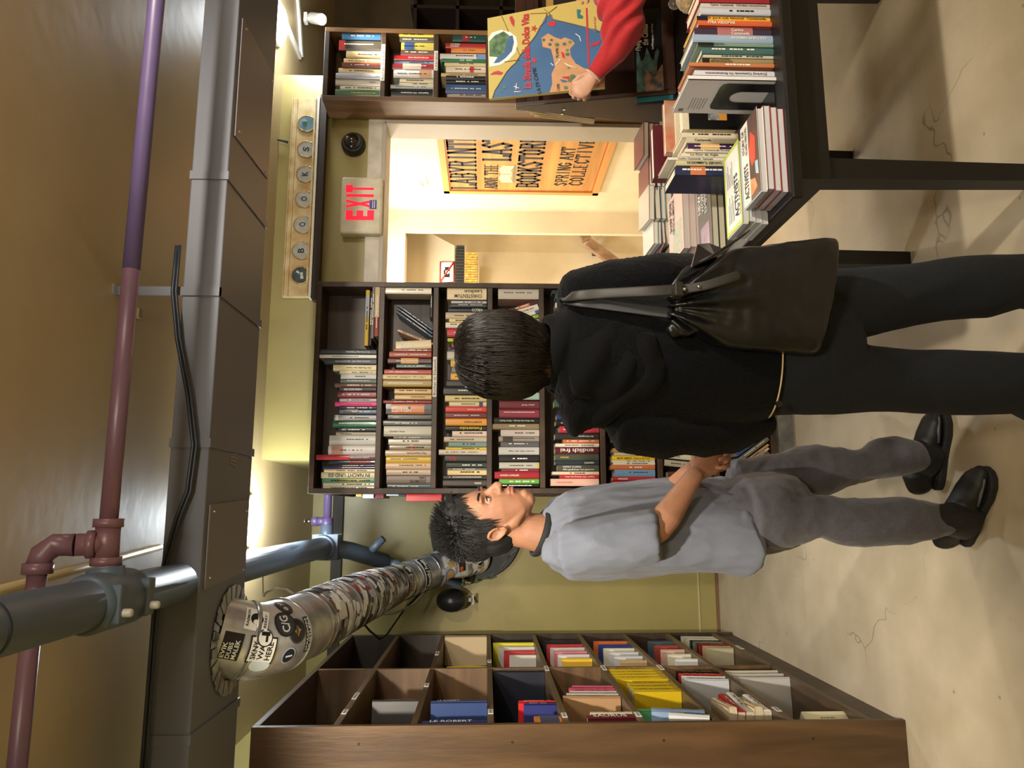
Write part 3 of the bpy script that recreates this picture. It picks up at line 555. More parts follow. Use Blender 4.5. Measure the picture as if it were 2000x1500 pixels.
a3 = [(63, 80, 884, (26, 76, 72), None, 0, 'w', 0, ((.5, .7, 3),), (150, 40, 50)), (82, 92, 870, (174, 52, 52), 'ALMUDENA|GRANDES', 0), (92, 101, 881, (226, 142, 72)), (103, 114, 859, (226, 226, 226), None, 0, 'w', 0, ((0, .2, 3),), (130, 160, 210)), (114, 121, 862, (44, 122, 82)), (121, 128, 868, (222, 204, 164)), (128, 140, 871, (226, 214, 194), None, 0, 'w', 0, ((.3, .4, 3),), (200, 60, 60)), (140, 147, 861, (210, 188, 144)), (147, 155, 871, (32, 34, 44)), (155, 162, 872, (16, 16, 20)), (163, 181, 870, (62, 88, 132)), (182, 189, 873, (150, 140, 142))]
for i, l_ in enumerate((a1, a2, a3)): shelf(l_, fr[i], YF-.01, ['top', 'second', 'third'][i]+' shelf of narrow bookcase', 'room side', 'books standing on the narrow bookcase right of the doorway')
# ---------------- books on the side-facing shelves behind the middle bookcase
sc_ = thing('bookcase', 'bookcase seen edge-on, facing the round duct behind the middle bookcase', 'bookcase', (.15, 4.3, 0))
build('side_panel', MB().box((.07, YW+.0, .1), (XP0-.002, YW+.02, zt)), DARKH, sc_); build('side_panel', MB().box((.07, 4.75, .1), (XP0-.002, 4.77, zt)), DARKH, sc_)
build('back_panel', MB().box((XP0-.012, YW+.02, .1), (XP0-.002, 4.75, zt)), DARKH, sc_)
for z in [at(p_, 980, Y=3.95).z for p_ in (737, 866, 960, 1060, 1170, 1280, 1390, 1490)]+[zt]: build('shelf_board', MB().box((.07, YW+.02, z-.02), (XP0-.012, 4.75, z)), DARKW, sc_)
for (x0, x1, dx, c_, zi, lb) in ((700, 712, .012, (220, 150, 70), 0, 'orange paper bundle'), (713, 735, .02, (196, 196, 200), 0, 'white and grey box file'), (737, 754, .02, (110, 30, 50), 1, 'maroon book'), (758, 783, .008, (190, 200, 205), 1, 'pale folder'), (783, 796, .010, (60, 50, 80), 1, 'dark purple book'), (796, 865, .035, (222, 34, 44), 1, 'bright red box')):
    za = at(x1, 980, Y=3.95).z; zb_ = at(x0, 980, Y=3.95).z
    m = MB(); m.box((.07-dx, 3.86, za+.002), (.22, 4.10, zb_-.002)); m.box((.07-dx+.004, 3.8599, za+.003), (.2, 3.8601, zb_-.003), 1)
    build('book', m, [cover(c_), cover(c_)], None, lb+' sticking out behind the middle bookcase, over the young man\'s head', 'book', 'items sticking out behind the middle bookcase', bevel=.002)
# ---------------- left bookcase facing the room
lx = -.773; ly0, ly1 = 2.815, 4.755; lb0 = -1.075
zL = [2.10, 1.82, 1.54, 1.262, .982, .702, .428, .135]; ztL = 2.385
lc = thing('bookcase', 'large brown wooden cubby bookcase with two columns of half-empty compartments', 'bookcase', (lx-.15, 3.78, 0))
th_ = .024
build('end_panel', MB().box((lb0, ly0, 0), (lx, ly0+th_, ztL)), mat((112, 84, 54), .42, kind='wood', col2=(78, 57, 37), scale=4, stretch=(1, 1, .14), bump=.12, bscale=60), lc, bevel=.002)
for z in (.35, .9, 1.45, 2.0):
    for xk_, zk_, rk_ in ((.06, 0, .005), (.19, .1, .013)): m = MB(); m.tube([(lx-xk_, ly0-.0006, z+zk_), (lx-xk_, ly0+.002, z+zk_)], rk_, n=12); build('knot', m, mat((36, 22, 14), .6), lc)
build('end_panel', MB().box((lb0, ly1-th_, 0), (lx, ly1, ztL)), DARKH, lc, bevel=.002)
build('top_panel', MB().box((lb0, ly0+th_, ztL-th_), (lx, ly1-th_, ztL)), mat((84, 62, 48), .42, kind='wood', col2=(60, 44, 36), scale=5, stretch=(1, .12, 1), bump=.1, bscale=40), lc, bevel=.002)
LB = mat((112, 90, 66), .42, kind='wood', col2=(84, 66, 48), scale=5, stretch=(1, .12, 1), bump=.1, bscale=40)
LV = mat((128, 98, 68), .42, kind='wood', col2=(96, 72, 50), scale=5, stretch=(.12, .12, 1), bump=.1, bscale=40)
LK = mat((140, 108, 72), .5, kind='wood', col2=(108, 82, 54), scale=5, stretch=(1, .12, 1))
for i, z in enumerate(zL):
    for (a_, b_) in ((ly0+th_, 3.765), (3.789, ly1-th_)):
        build('shelf_board', MB().box((lb0+.012, a_, z-th_), (lx-.002, b_, z)), LB, lc, bevel=.002)
build('divider', MB().box((lb0+.012, 3.765, .135), (lx-.001, 3.789, ztL-th_)), LV, lc, bevel=.002)
build('back_panel', MB().box((lb0, ly0+th_, .1), (lb0+.012, ly1-th_, ztL-th_)), LK, lc)
build('plinth', MB().box((lx-.03, ly0+th_, 0), (lx-.012, ly1-th_, .11)), DARKW, lc)
for (i, y_, n_) in ((0, 2.98, 0), (0, 3.2, 1), (1, 4.1, 1), (2, 3.9, 0), (2, 2.96, 0), (3, 3.70, 1), (4, 3.7, 1), (4, 2.9, 0), (5, 3.7, 1), (6, 2.95, 0), (3, 2.9, 0), (1, 3.4, 0), (7, 4.2, 1)):
    m = MB(); w_ = .10 if n_ else .06; m.box((lx-.001, y_, zL[i]-.022), (lx+.001, y_+w_, zL[i]-.002))
    for q in range(5): m.box((lx+.001, y_+.008+q*w_*.16, zL[i]-.016), (lx+.0014, y_+.006+q*w_*.16+w_*.1, zL[i]-.008), 1)
    build('shelf_label', m, [WHITE, BLKTXT], lc)
def lbk(r, y, t, h, col, label, d=.17, xo=.0, yaw=0, tilt=0, txt=None, tc='w', up=False, bands=(), bcol=(230, 228, 220), grp='books standing in the cubby bookcase', z=0):
    """book in cubby row r, spine facing the room (+X); tilt leans it along Y"""
    mx = M4.Translation((lx-.004-xo, y, zL[r]+.0015+z)) @ M4.Rotation(pi/2+yaw, 4, 'Z')
    if tilt: mx = mx @ M4.Translation((t/2*(1 if tilt > 0 else -1), 0, 0)) @ M4.Rotation(tilt, 4, 'Y') @ M4.Translation((-t/2*(1 if tilt > 0 else -1), 0, 0))
    return mkbook(mx, t, d, h, col, uniq(label), grp, txt, up, tc, bands, bcol)
def lflat(r, y, z, L_, d, t, col, label, xo=0, yaw=0, txt=None, tc='w', grp='books lying in the cubby bookcase', bands=(), bcol=(230, 228, 220)):
    mx = M4.Translation((lx-.006-xo, y, zL[r]+.0015+z+t/2)) @ M4.Rotation(pi/2+yaw, 4, 'Z') @ M4.Rotation(-pi/2, 4, 'Y') @ M4.Translation((0, 0, -L_/2))
    return mkbook(mx, t, d, L_, col, uniq(label), grp, txt, False, tc, bands, bcol)
CB = 'of cubby bookcase'
lbk(1, 3.28, .032, .20, (66, 62, 60), 'dark shrink-wrapped box set standing alone in second row of cubby bookcase', d=.22, xo=.02, yaw=.1)
lflat(2, 3.84, .0, .03, .2, .2, (236, 214, 60), 'yellow and red book standing by the divider, third row of cubby bookcase', bands=((0, .001, 3),))
lbk(2, 4.60, .03, .25, (214, 190, 150), 'tan book standing at the far end, third row of cubby bookcase', xo=-.02)
lbk(2, 3.05, .022, .22, (50, 70, 120), 'dark blue spine jutting out near the corner, third row of cubby bookcase', xo=-.03, txt='LE ROBERT')
lbk(2, 2.88, .04, .24, (42, 50, 110), 'blue dictionary LE ROBERT at the near end, third row of cubby bookcase', d=.2, txt='LE ROBERT')
lbk(3, 3.72, .03, .245, (28, 32, 46), 'tall navy binder showing its cover, fourth row of cubby bookcase', d=.25, xo=.0, yaw=.05)
lbk(3, 3.16, .020, .15, (206, 44, 44), 'small red book with beige neighbour, fourth row of cubby bookcase')
lbk(3, 3.12, .014, .13, (50, 56, 120), 'small violet-blue book beside the red one, fourth row of cubby bookcase')
lbk(3, 2.90, .10, .10, (222, 130, 44), 'thick orange guide with blue panel lying at near end, fourth row of cubby bookcase', d=.2, bands=((.1, .8, 3),), bcol=(40, 60, 120))
for k, (c_, nm) in enumerate((((238, 226, 60), 'yellow illustrated'), ((214, 212, 206), 'off-white'), ((200, 40, 50), 'red bordered'), ((226, 224, 216), 'small white'))):
    lbk(3, 4.53-.07*k, .014, .24-.03*k, c_, f'{nm} cover facing out, far column fourth row of cubby bookcase', d=.19, yaw=.12, xo=.01+.01*k, bands=())
for k, (c_, h, nm) in enumerate((((216, 96, 130), .18, 'rose pink'), ((214, 88, 120), .2, 'deep pink'), ((220, 190, 180), .2, 'pale pink'), ((210, 206, 200), .22, 'off-white'), ((190, 150, 110), .24, 'tan'))):
    lbk(4, 3.40-.045*k, .03, h, c_, f'{nm} book in the near pink group, fifth row of cubby bookcase', tilt=.06)
lbk(4, 2.98, .03, .16, (206, 190, 160), 'patterned beige book beside the thesaurus, fifth row of cubby bookcase')
lbk(4, 2.93, .05, .18, (96, 28, 36), 'maroon thesaurus at the near end, fifth row of cubby bookcase', txt='SAURUS')
for k, (c_, nm) in enumerate((((40, 40, 44), 'black'), ((206, 50, 56), 'red topped'), ((222, 214, 206), 'cream'), ((220, 130, 150), 'pink'), ((232, 230, 224), 'white barcode'), ((236, 190, 60), 'amber'))):
    lbk(4, 4.56-.10*k, .02, .22-.012*k, c_, f'{nm} book in the far crowded group, fifth row of cubby bookcase', yaw=.15 if k % 2 else .05, xo=.01, d=.18)
for s_, y_ in enumerate((3.735, 3.45)):
    for k in range(4 if not s_ else 3): lbk(5, y_-.058*k, .055, .245 if not s_ else .205, (226, 192, 34), f'yellow telephone directory, {ORD[k]} from the divider in the {"taller far" if not s_ else "shorter near"} group', tc='k', d=.24, xo=.0, yaw=.03, bands=((.0, .12, 3),), bcol=(200, 170, 40), grp='yellow directories')
lbk(5, 3.03, .02, .25, (90, 160, 110), 'green and white leaflet book leaning beside the directories, sixth row of cubby bookcase', xo=.01, tilt=.12)
lbk(5, 2.95, .05, .2, (140, 166, 200), 'pale blue illustrated book leaning at near end, sixth row of cubby bookcase', xo=-.01, tilt=.2)
lbk(5, 2.885, .03, .15, (226, 228, 230), 'small white paperback in front of the pale blue book, sixth row of cubby bookcase', tilt=.3, xo=-.01)
for k, (c_, nm) in enumerate((((220, 110, 60), 'red and orange striped'), ((40, 60, 130), 'blue'), ((226, 222, 200), 'cream'), ((212, 212, 214), 'off-white'), ((206, 206, 208), 'light grey'), ((196, 168, 120), 'tan'))):
    lbk(5, 4.55-.11*k, .02, .2-.012*k, c_, f'{nm} cover facing out, far column sixth row of cubby bookcase', yaw=.12, xo=.01, d=.18)
for k, (c_, nm) in enumerate((((30, 28, 34), 'black'), ((206, 60, 44), 'orange red'), ((232, 232, 230), 'white'), ((210, 214, 222), 'pale blue-white'))):
    lbk(6, 3.66-.05*k, .025, .2, c_, f'{nm} book in the standing group by the divider, seventh row of cubby bookcase', tilt=.12)
for k, (c_, nm) in enumerate((((232, 228, 220), 'white'), ((224, 200, 150), 'beige'), ((216, 210, 200), 'off-white'), ((170, 30, 36), 'dark red'), ((216, 190, 150), 'tan'))):
    lflat(6, 3.12, .034*k, .24, .17, .033, c_, f'flat {nm} book, {ORD[k]} from bottom of near pile, seventh row of cubby bookcase', yaw=.1*math.sin(k*2))
for k, (c_, nm) in enumerate((((70, 90, 100), 'slate'), ((160, 70, 60), 'brick red'), ((214, 176, 160), 'pale pink'), ((226, 222, 196), 'cream'), ((230, 230, 230), 'white'))):
    lbk(6, 4.54-.13*k, .016, .15-.008*k, c_, f'{nm} cover facing out, far column seventh row of cubby bookcase', yaw=.08, xo=.01, d=.18)
for k in range(3): lbk(7, 3.68-.07*k, .02, .255-.01*k, [(226, 222, 208), (212, 210, 204), (206, 206, 204)][k], f'{["cream", "pale grey", "grey printed"][k]} large book facing out, bottom row of cubby bookcase', yaw=.06, xo=.0, d=.22)
lbk(7, 2.98, .075, .17, (232, 224, 186), 'thick cream book standing alone at near end, bottom row of cubby bookcase', d=.17, xo=.03, yaw=-.5)
for k in range(9): lbk(7, 4.68-.045*k, .028, .2-.006*k, [(232, 230, 224), (214, 206, 180), (226, 222, 200), (40, 48, 44), (110, 130, 110), (120, 30, 40), (130, 34, 44), (206, 170, 120), (190, 180, 150)][k], f'{["white", "beige", "cream", "charcoal", "sage", "maroon", "crimson", "tan", "khaki"][k]} book in the far standing group, bottom row of cubby bookcase', tilt=.1, xo=.01)
# ================= STICKERS (t along the duct, angle around it)
TT = []
for _i in range(8, 396):
    p, tn, r_ = dpt(_i/400); toc = (V((0, 0, H))-p); toc -= tn*toc.dot(tn); toc.normalize(); sd = toc.cross(tn)
    for _j in range(-14, 15): a = _j*.1; q = proj(p+(toc*math.cos(a)+sd*math.sin(a))*r_); TT.append((q[0], q[1], _i/400, a))
def T_(px, py):
    """place on the duct (along, around) that is seen at a photo point"""
    b = min(TT, key=lambda e: (e[0]-px)**2+(e[1]-py)**2); return b[2], b[3]
def stk(px, py, w_, h_, cols, txts=(), shape='rect', rotq=0, lift=.0012):
    t, a = T_(px, py); sticker(t, a, w_, h_, cols, txts, shape, rotq, lift)
stk(452, 1262, .062, .085, (B3, W3), (('EVIK', -.028, -.038, .05, .014, 1), ('DUBS', -.010, -.038, .05, .014, 1), ('MALEK', .008, -.038, .06, .014, 1)))
stk(512, 1272, .095, .085, (B3, W3))
stk(512, 1272, .085, .074, (W3, B3), (('SKNY', -.037, -.030, .056, .019, 1), ('WAS', -.012, -.030, .056, .019, 1), ('HERE', .014, -.030, .056, .019, 1)), lift=.0022)
stk(503, 1213, .075, .08, (W3, B3), (('RAEMON', -.033, -.03, .06, .009, 1), ('BERRY', .024, -.025, .05, .009, 1)))
stk(503, 1213, .042, .042, (B3, W3), shape='o', lift=.0024); stk(500, 1216, .018, .018, (W3, B3), shape='o', lift=.0032); stk(507, 1210, .012, .012, (W3, B3), shape='o', lift=.0032)
stk(514, 1242, .055, .055, (B3, W3, W3), shape='o', lift=.0030); stk(516, 1240, .030, .012, (B3, W3), lift=.005); stk(520, 1246, .008, .024, (B3, W3), lift=.005)
stk(507, 1300, .07, .05, ((226, 230, 234), (120, 170, 200), (206, 222, 232)), shape='o')
stk(557, 1218, .085, .085, (B3, (200, 200, 200), (44, 46, 50)), (('C/G', -.018, -.028, .056, .034, 1),), shape='o', lift=.003)
stk(580, 1230, .085, .085, ((70, 66, 56), (150, 120, 60), (34, 34, 34)), (('✦', -.018, -.018, .036, .036, 1),), shape='o')
stk(553, 1186, .06, .075, (B3, W3, (40, 40, 42)), (('☼', -.012, -.022, .02, .022, 1), ('))', -.012, .004, .02, .022, 1)), shape='o')
stk(563, 1280, .06, .055, ((190, 196, 204), (230, 230, 230), (30, 40, 60)), shape='o'); stk(563, 1280, .03, .006, (W3, W3), lift=.003)
stk(603, 1240, .03, .12, (B3, W3), (('SPREADERS', -.012, -.055, .11, .009, 1), ('HUSTLERS', .002, -.055, .11, .009, 1)))
random.seed(11)
PALS = [W3, B3, (176, 66, 60), (150, 144, 170), W3, W3, (226, 226, 226), (210, 208, 200), (120, 100, 80), (236, 236, 236), (60, 60, 64), (200, 202, 206), (180, 190, 200), (150, 152, 156), B3]
for k in range(150):
    t = random.uniform(tpx(596), tpx(735)) if k < 110 else random.uniform(tpx(700), tpx(772)); a = random.uniform(-1.1, 1.25)
    sticker(t, a, random.uniform(.025, .055), random.uniform(.03, .08), (random.choice(PALS), random.choice([W3, B3, (206, 56, 48)]), random.choice(PALS)), (), random.choice(['rect', 'rect', 'rect', 'o']), random.uniform(-.5, .5), .0055+.0004*(k % 5))
random.seed(5)
for k in range(90):
    t = random.uniform(tpx(842), .985); a = random.uniform(-1.2, 1.3)
    sticker(t, a, random.uniform(.03, .06), random.uniform(.03, .07), (random.choice([W3, W3, (236, 236, 240), B3, (168, 160, 190), (210, 214, 220), W3, W3, (216, 190, 120)]), random.choice([W3, B3, (206, 56, 48)]), random.choice([W3, B3, (190, 200, 230)])), (('~&#%@'[k % 5], -.012, -.012, .024, .024, 1),) if False else (), random.choice(['rect', 'rect', 'o']), random.uniform(-.5, .5), .0055+.0004*(k % 7))
stk(795, 1114, .10, .085, (W3, B3)); stk(795, 1114, .085, .07, (B3, W3), lift=.0024); stk(797, 1114, .05, .05, (B3, W3, W3), shape='o', lift=.004)
stk(806, 1140, .07, .11, (W3, B3), (('NOTTES', -.028, -.048, .095, .026, 1), ('TIVAL', .004, -.048, .095, .026, 1)), lift=.003)
stk(834, 1116, .055, .19, (W3, B3), lift=.009); stk(834, 1116, .045, .18, (B3, W3), (('Beautiful Freaks', -.016, -.08, .16, .030, 1),), lift=.0105)
stk(876, 1122, .075, .075, ((60, 120, 180), (206, 170, 110), (206, 170, 110)), lift=.013, shape='o')
stk(902, 1107, .05, .055, ((40, 20, 18), W3), lift=.012); stk(900, 1110, .03, .03, ((220, 100, 60), W3), lift=.0135, shape='o')
# round black board on the back wall behind the duct
dc = at(930, 1042, Y=YB); c = MB(); c.tube([(dc.x, YB-.035, dc.z), (dc.x, YB-.001, dc.z)], .30, n=64)
dk = thing('wall_disc', 'round black scribbled disc on the back wall where the round duct ends', 'wall disc', (dc.x, YB, dc.z-.3)); build('disc', c, mat((24, 26, 30), .5, noise_=.3), dk, bevel=.004)
for (pts, cc, nm) in ((((862, 1032), (868, 1040), (872, 1052)), (226, 200, 70), 'a'), (((858, 1036), (868, 1038), (860, 1050), (870, 1048)), (226, 200, 70), 'b'), (((856, 1066), (862, 1048), (874, 1058), (858, 1064)), (226, 200, 70), 'c'), (((975, 1090), (985, 1082), (995, 1086), (985, 1100), (975, 1112)), (110, 104, 100), 'd'), (((992, 1068), (1004, 1062), (1008, 1074), (996, 1084)), (110, 104, 100), 'e')):
    m = MB(); m.tube([at(x, y, Y=YB-.037) for x, y in pts], .006 if cc[0] > 200 else .003, n=6); build('scribble', m, mat(cc, .6), dk)
m = MB(); p = at(936, 1138, Y=YB-.037); q = at(976, 1124, Y=YB-.037)
for i, ch in enumerate('HUMAN'): 
    a_ = at(912+14*i, 1142-3.6*i, Y=YB-.037); text(m, ch, a_, (.028, 0, .012), (-.016, 0, .036), 0, .04)
build('lettering', m, mat((70, 96, 50), .6), dk)
# black egg-shaped wall speaker
p = at(882, 1174, Y=4.8); m = MB(); m.ball((p.x, 4.84, p.z), (.075, .11, .10)); sp = thing('wall_speaker', 'black rounded speaker on the back wall below the duct bend', 'speaker', (p.x, 4.9, p.z)); build('speaker_body', m, mat((34, 36, 40), .35), sp)
m = MB(); m.box((p.x-.012, 4.86, p.z-.13), (p.x+.012, YB-.001, p.z-.10)); m.box((p.x-.03, 4.86, p.z-.14), (p.x+.03, 4.88, p.z-.125)); build('bracket', m, mat((170, 170, 165), .4), sp)
m = MB(); m.tube([at(708, 1215, Y=4.3), at(722, 1232, Y=4.4), at(742, 1248, Y=4.5), at(755, 1240, Y=4.6), at(790, 1190, Y=4.8), at(830, 1150, Y=4.88)], .006, n=8); build('hanging_cable', m, BLACK, None, 'black cable sagging in a loop under the silver round duct', 'cable')
m = MB(); m.tube([at(725, 1200, Y=4.5), at(770, 1198, Y=4.6), at(810, 1180, Y=4.8), at(835, 1150, Y=4.85), at(846, 1125, Y=4.8)], .007, n=8); build('hanging_cable', m, mat((150, 146, 132), .5), None, 'grey cable sagging behind the silver round duct', 'cable')
m = MB(); m.tube([at(515, 1165, Y=3.0), at(520, 1157, Y=3.0), at(540, 1148, Y=3.0), at(560, 1152, Y=3.0), at(580, 1165, Y=3.05)], .005, n=8); m.tube([at(500, 1085, Y=3.0), at(513, 1098, Y=3.0), at(514, 1160, Y=3.0)], .003, n=8); build('thin_cable', m, WHITE, None, 'thin white wire looping from the blue-grey pipe to the round duct', 'cable')
# ================= CEILING LIGHTS
LGT = mat((235, 246, 255), .4, emis=9)
for (x, y, lb) in ((-.06, 3.64, 'glaring round white ceiling light behind the grey air duct'), (2.58, 3.60, 'round white ceiling light above the narrow bookcase')):
    t = thing('ceiling_light', lb, 'ceiling light', (x, y, ZC-.07), 'flush round ceiling lights')
    m = MB(); m.tube([(x, y, ZC-.055), (x, y, ZC-.035), (x, y, ZC-.022)], [.07, .105, .12], n=40); build('diffuser', m, LGT, t)
    m = MB(); m.tube([(x, y, ZC-.022), (x, y, ZC-.001)], .125, n=40); build('base_ring', m, WHITE, t)
tr = thing('light_track', 'white L-shaped track light rail on the ceiling above the narrow bookcase', 'track light', (2.6, 3.2, ZC-.03))
for (a_, b_) in (((589, 112), (540, -8)), ((592, 112), (584, -8))):
    p = at(*a_, Z=ZC-.015); q = at(*b_, Z=ZC-.015); m = MB(); d_ = (q-p).normalized(); s_ = V((-d_.y, d_.x, 0))*.016
    m.prism([p-s_, p+s_, q+s_, q-s_], (0, 0, .03)); build('track_rail', m, WHITE, tr, bevel=.002)
hp = at(596, 36, Z=ZC-.03); hd_ = thing('track_spotlight', 'white spotlight glaring at the end of the track rail', 'spotlight', hp)
he = at(640, 36, Y=hp.y-.05); m = MB(); m.box((hp.x-.03, hp.y-.02, ZC-.045), (hp.x+.03, hp.y+.02, ZC-.025)); m.tube([hp, hp+V((0, 0, -.06))], .012, n=10); build('mount', m, WHITE, hd_)
ax_ = V((-.45, -.5, -.72)).normalized(); c0 = hp+V((0, 0, -.07)); m = MB(); m.tube([c0-ax_*.05, c0+ax_*.05], .034, n=24); build('lamp_head', m, WHITE, hd_, bevel=.003)
m = MB(); m.tube([c0+ax_*.0505, c0+ax_*.056], .031, n=24); build('lens', m, mat((255, 226, 180), .4, emis=30), hd_)
# ================= ITEMS ROUND THE DOORWAY
p0 = at(617, 552, Y=YW-.02); p1 = at(568, 205, Y=YW-.04); bx0 = 1.10; bx1 = 2.235; z0_ = at(612, 400, Y=YW-.04).z; z1_ = at(560, 400, Y=YW-.04).z
pb = thing('letter_board', 'cream vintage board of seven glass portholes spelling BOOKS above the doorway', 'sign', (1.67, YW, z0_))
IV = mat((216, 200, 158), .45, noise_=.25, scale=14, col2=(190, 160, 104))
m = MB(); m.box((bx0, YW-.04, z0_), (bx1, YW-.001, z1_)); build('board', m, IV, pb, bevel=.003)
for zz, hh in ((z1_-.028, .010), (z0_+.012, .012), (z1_-.006, .006)):
    m = MB(); m.box((bx0, YW-.052, zz-hh/2), (bx1, YW-.04, zz+hh/2)); build('moulding', m, IV, pb, bevel=.004)
m = MB(); m.box((bx0-.01, YW-.055, z0_-.012), (bx1+.005, YW-.001, z0_)); build('lower_edge', m, mat((226, 222, 210), .5), pb)
m = MB(); m.box((bx0-.02, YW-.05, z0_-.05), (bx1+.02, YW-.001, z0_-.016)); build('rail', m, mat((56, 44, 36), .5), None, 'dark timber strip directly under the porthole letter board', 'rail')
for (py, px, ch) in ((537, 586, 'img'), (489, 588, 'B'), (438, 591, 'O'), (388, 594, 'O'), (339, 596, 'K'), (291, 598, 'S'), (241, 599, 'blue')):
    c = at(px, py, Y=YW-.05); r_ = .046
    m = MB(); m.tube([(c.x, YW-.048, c.z), (c.x, YW-.041, c.z)], r_, n=32)
    if len(ch) == 1: text(m, ch, (c.x-.013, YW-.0485, c.z-.016), (.026, 0, 0), (0, 0, .034), 1, .02); cm = [mat((176, 178, 172), .3, coat=.6, noise_=.12, scale=40), BLKTXT]
    elif ch == 'img':
        m.tube([(c.x+.012, YW-.049, c.z+.004), (c.x+.02, YW-.049, c.z+.02)], .006, m=1, n=6); m.tube([(c.x-.02, YW-.049, c.z-.012), (c.x+.012, YW-.049, c.z-.006)], .009, m=1, n=6); cm = [mat((60, 78, 84), .25, coat=.5, noise_=.3, scale=30), mat((190, 196, 190), .4)]
    else: m.tube([(c.x+.01, YW-.0485, c.z+.012), (c.x+.012, YW-.0484, c.z+.012)], .014, m=1, n=12); cm = [mat((110, 150, 164), .15, coat=.8, noise_=.2, scale=20), mat((190, 214, 220), .2)]  # blank porthole: the blue tint and pale disc are a painted reflection
    ph = build('porthole', m, cm, pb)
    m = MB(); K = 32; vs = []
    for k in range(K+1):
        a_ = 2*pi*k/K; vs.append(V((c.x+(r_+.001)*math.cos(a_), YW-.046, c.z+(r_+.001)*math.sin(a_))))
    m.tube(vs, .0045, n=6, cap=False); build('rim', m, mat((170, 140, 90), .35, metal=.4), ph)
# exit sign
q0 = at(745, 458, Y=YW-.06); q1 = at(668, 346, Y=YW-.06); ex = thing('exit_sign', 'illuminated off-white EXIT sign with red letters on the wall by the doorway', 'exit sign', ((q0.x+q1.x)/2, YW, q0.z))
m = MB(); m.box((q0.x, YW-.07, q0.z), (q1.x, YW-.001, q1.z)); build('housing', m, mat((216, 208, 184), .45, noise_=.08, scale=20), ex, bevel=.012)
m = MB(); 
for i, (ch, ya, yb) in enumerate((('E', 430, 410), ('X', 407, 389), ('I', 385, 379), ('T', 376, 361))):
    a_ = at(730, ya, Y=YW-.071); b_ = at(676, yb, Y=YW-.071); text(m, ch, (a_.x, YW-.0712, a_.z), (b_.x-a_.x, 0, 0), (0, 0, b_.z-a_.z), 0, .05)
build('letters', m, mat((255, 0, 44), .5, emis=.75), ex)
a_ = at(735, 408, Y=YW-.073); b_ = at(722, 391, Y=YW-.073); m = MB(); m.box((a_.x, YW-.0745, a_.z), (b_.x, YW-.0725, b_.z)); m.box((a_.x+.004, YW-.075, a_.z+.018), (b_.x-.004, YW-.0744, a_.z+.022), 1); m.box((a_.x+.004, YW-.075, a_.z+.008), (b_.x-.004, YW-.0744, a_.z+.012), 1); build('sticker', m, [mat((40, 50, 150), .4), WHITE], ex)
# dome camera
c = at(690, 281, Y=YW-.02); dm = thing('dome_camera', 'black dome security camera on the wall between EXIT sign and bookcase', 'camera', (c.x, YW, c.z-.06))
m = MB(); m.tube([(c.x, YW-.001, c.z), (c.x, YW-.03, c.z), (c.x, YW-.045, c.z)], [.066, .064, .055], n=36); build('base_ring', m, mat((24, 25, 27), .35), dm)
m = MB(); m.ball((c.x, YW-.045, c.z), (.047, .045, .047), nu=28, nv=18); build('dome', m, mat((20, 22, 24), .05, coat=1), dm)
# ================= HALL BEHIND THE DOORWAY
XS = 2.292
def hx(px, py): return at(px, py, X=XS)
sg = thing('painted_sign', 'varnished plywood sign LABYRINTH ABOVE THE LAST BOOKSTORE in the stair hall', 'sign', (XS, 4.8, 1.0))
tl = hx(868, 380); bl = hx(1170, 370); yl = (tl.y+bl.y)/2; zt_, zb_ = tl.z, bl.z; yr = 4.18
WV = mat((214, 160, 92), .4, kind='wood', col2=(196, 136, 70), scale=3, stretch=(1, .1, 1)); WB = mat((206, 150, 84), .4)
m = MB(); m.box((XS-.012, yr, zb_), (XS+.007, yl, zt_)); build('panel', m, WV, sg)
for (a_, b_, c_, d_) in ((yr, zb_, yl, zb_+.045), (yr, zt_-.045, yl, zt_), (yl-.045, zb_, yl, zt_), (yr, zb_, yr+.045, zt_)):
    m = MB(); m.box((XS-.022, a_, b_), (XS-.0125, c_, d_)); build('frame_strip', m, WB, sg, bevel=.002)
m = MB(); m.box((XS-.0135, yl-.058, zb_+.05), (XS-.0122, yl-.054, zt_-.05)); m.box((XS-.0135, yr, zt_-.058), (XS-.0122, yl-.05, zt_-.054)); m.box((XS-.0135, yr, zb_+.052), (XS-.0122, yl-.05, zb_+.056)); build('red_line', m, mat((190, 60, 36), .5), sg)
DK = mat((40, 48, 56), .6)
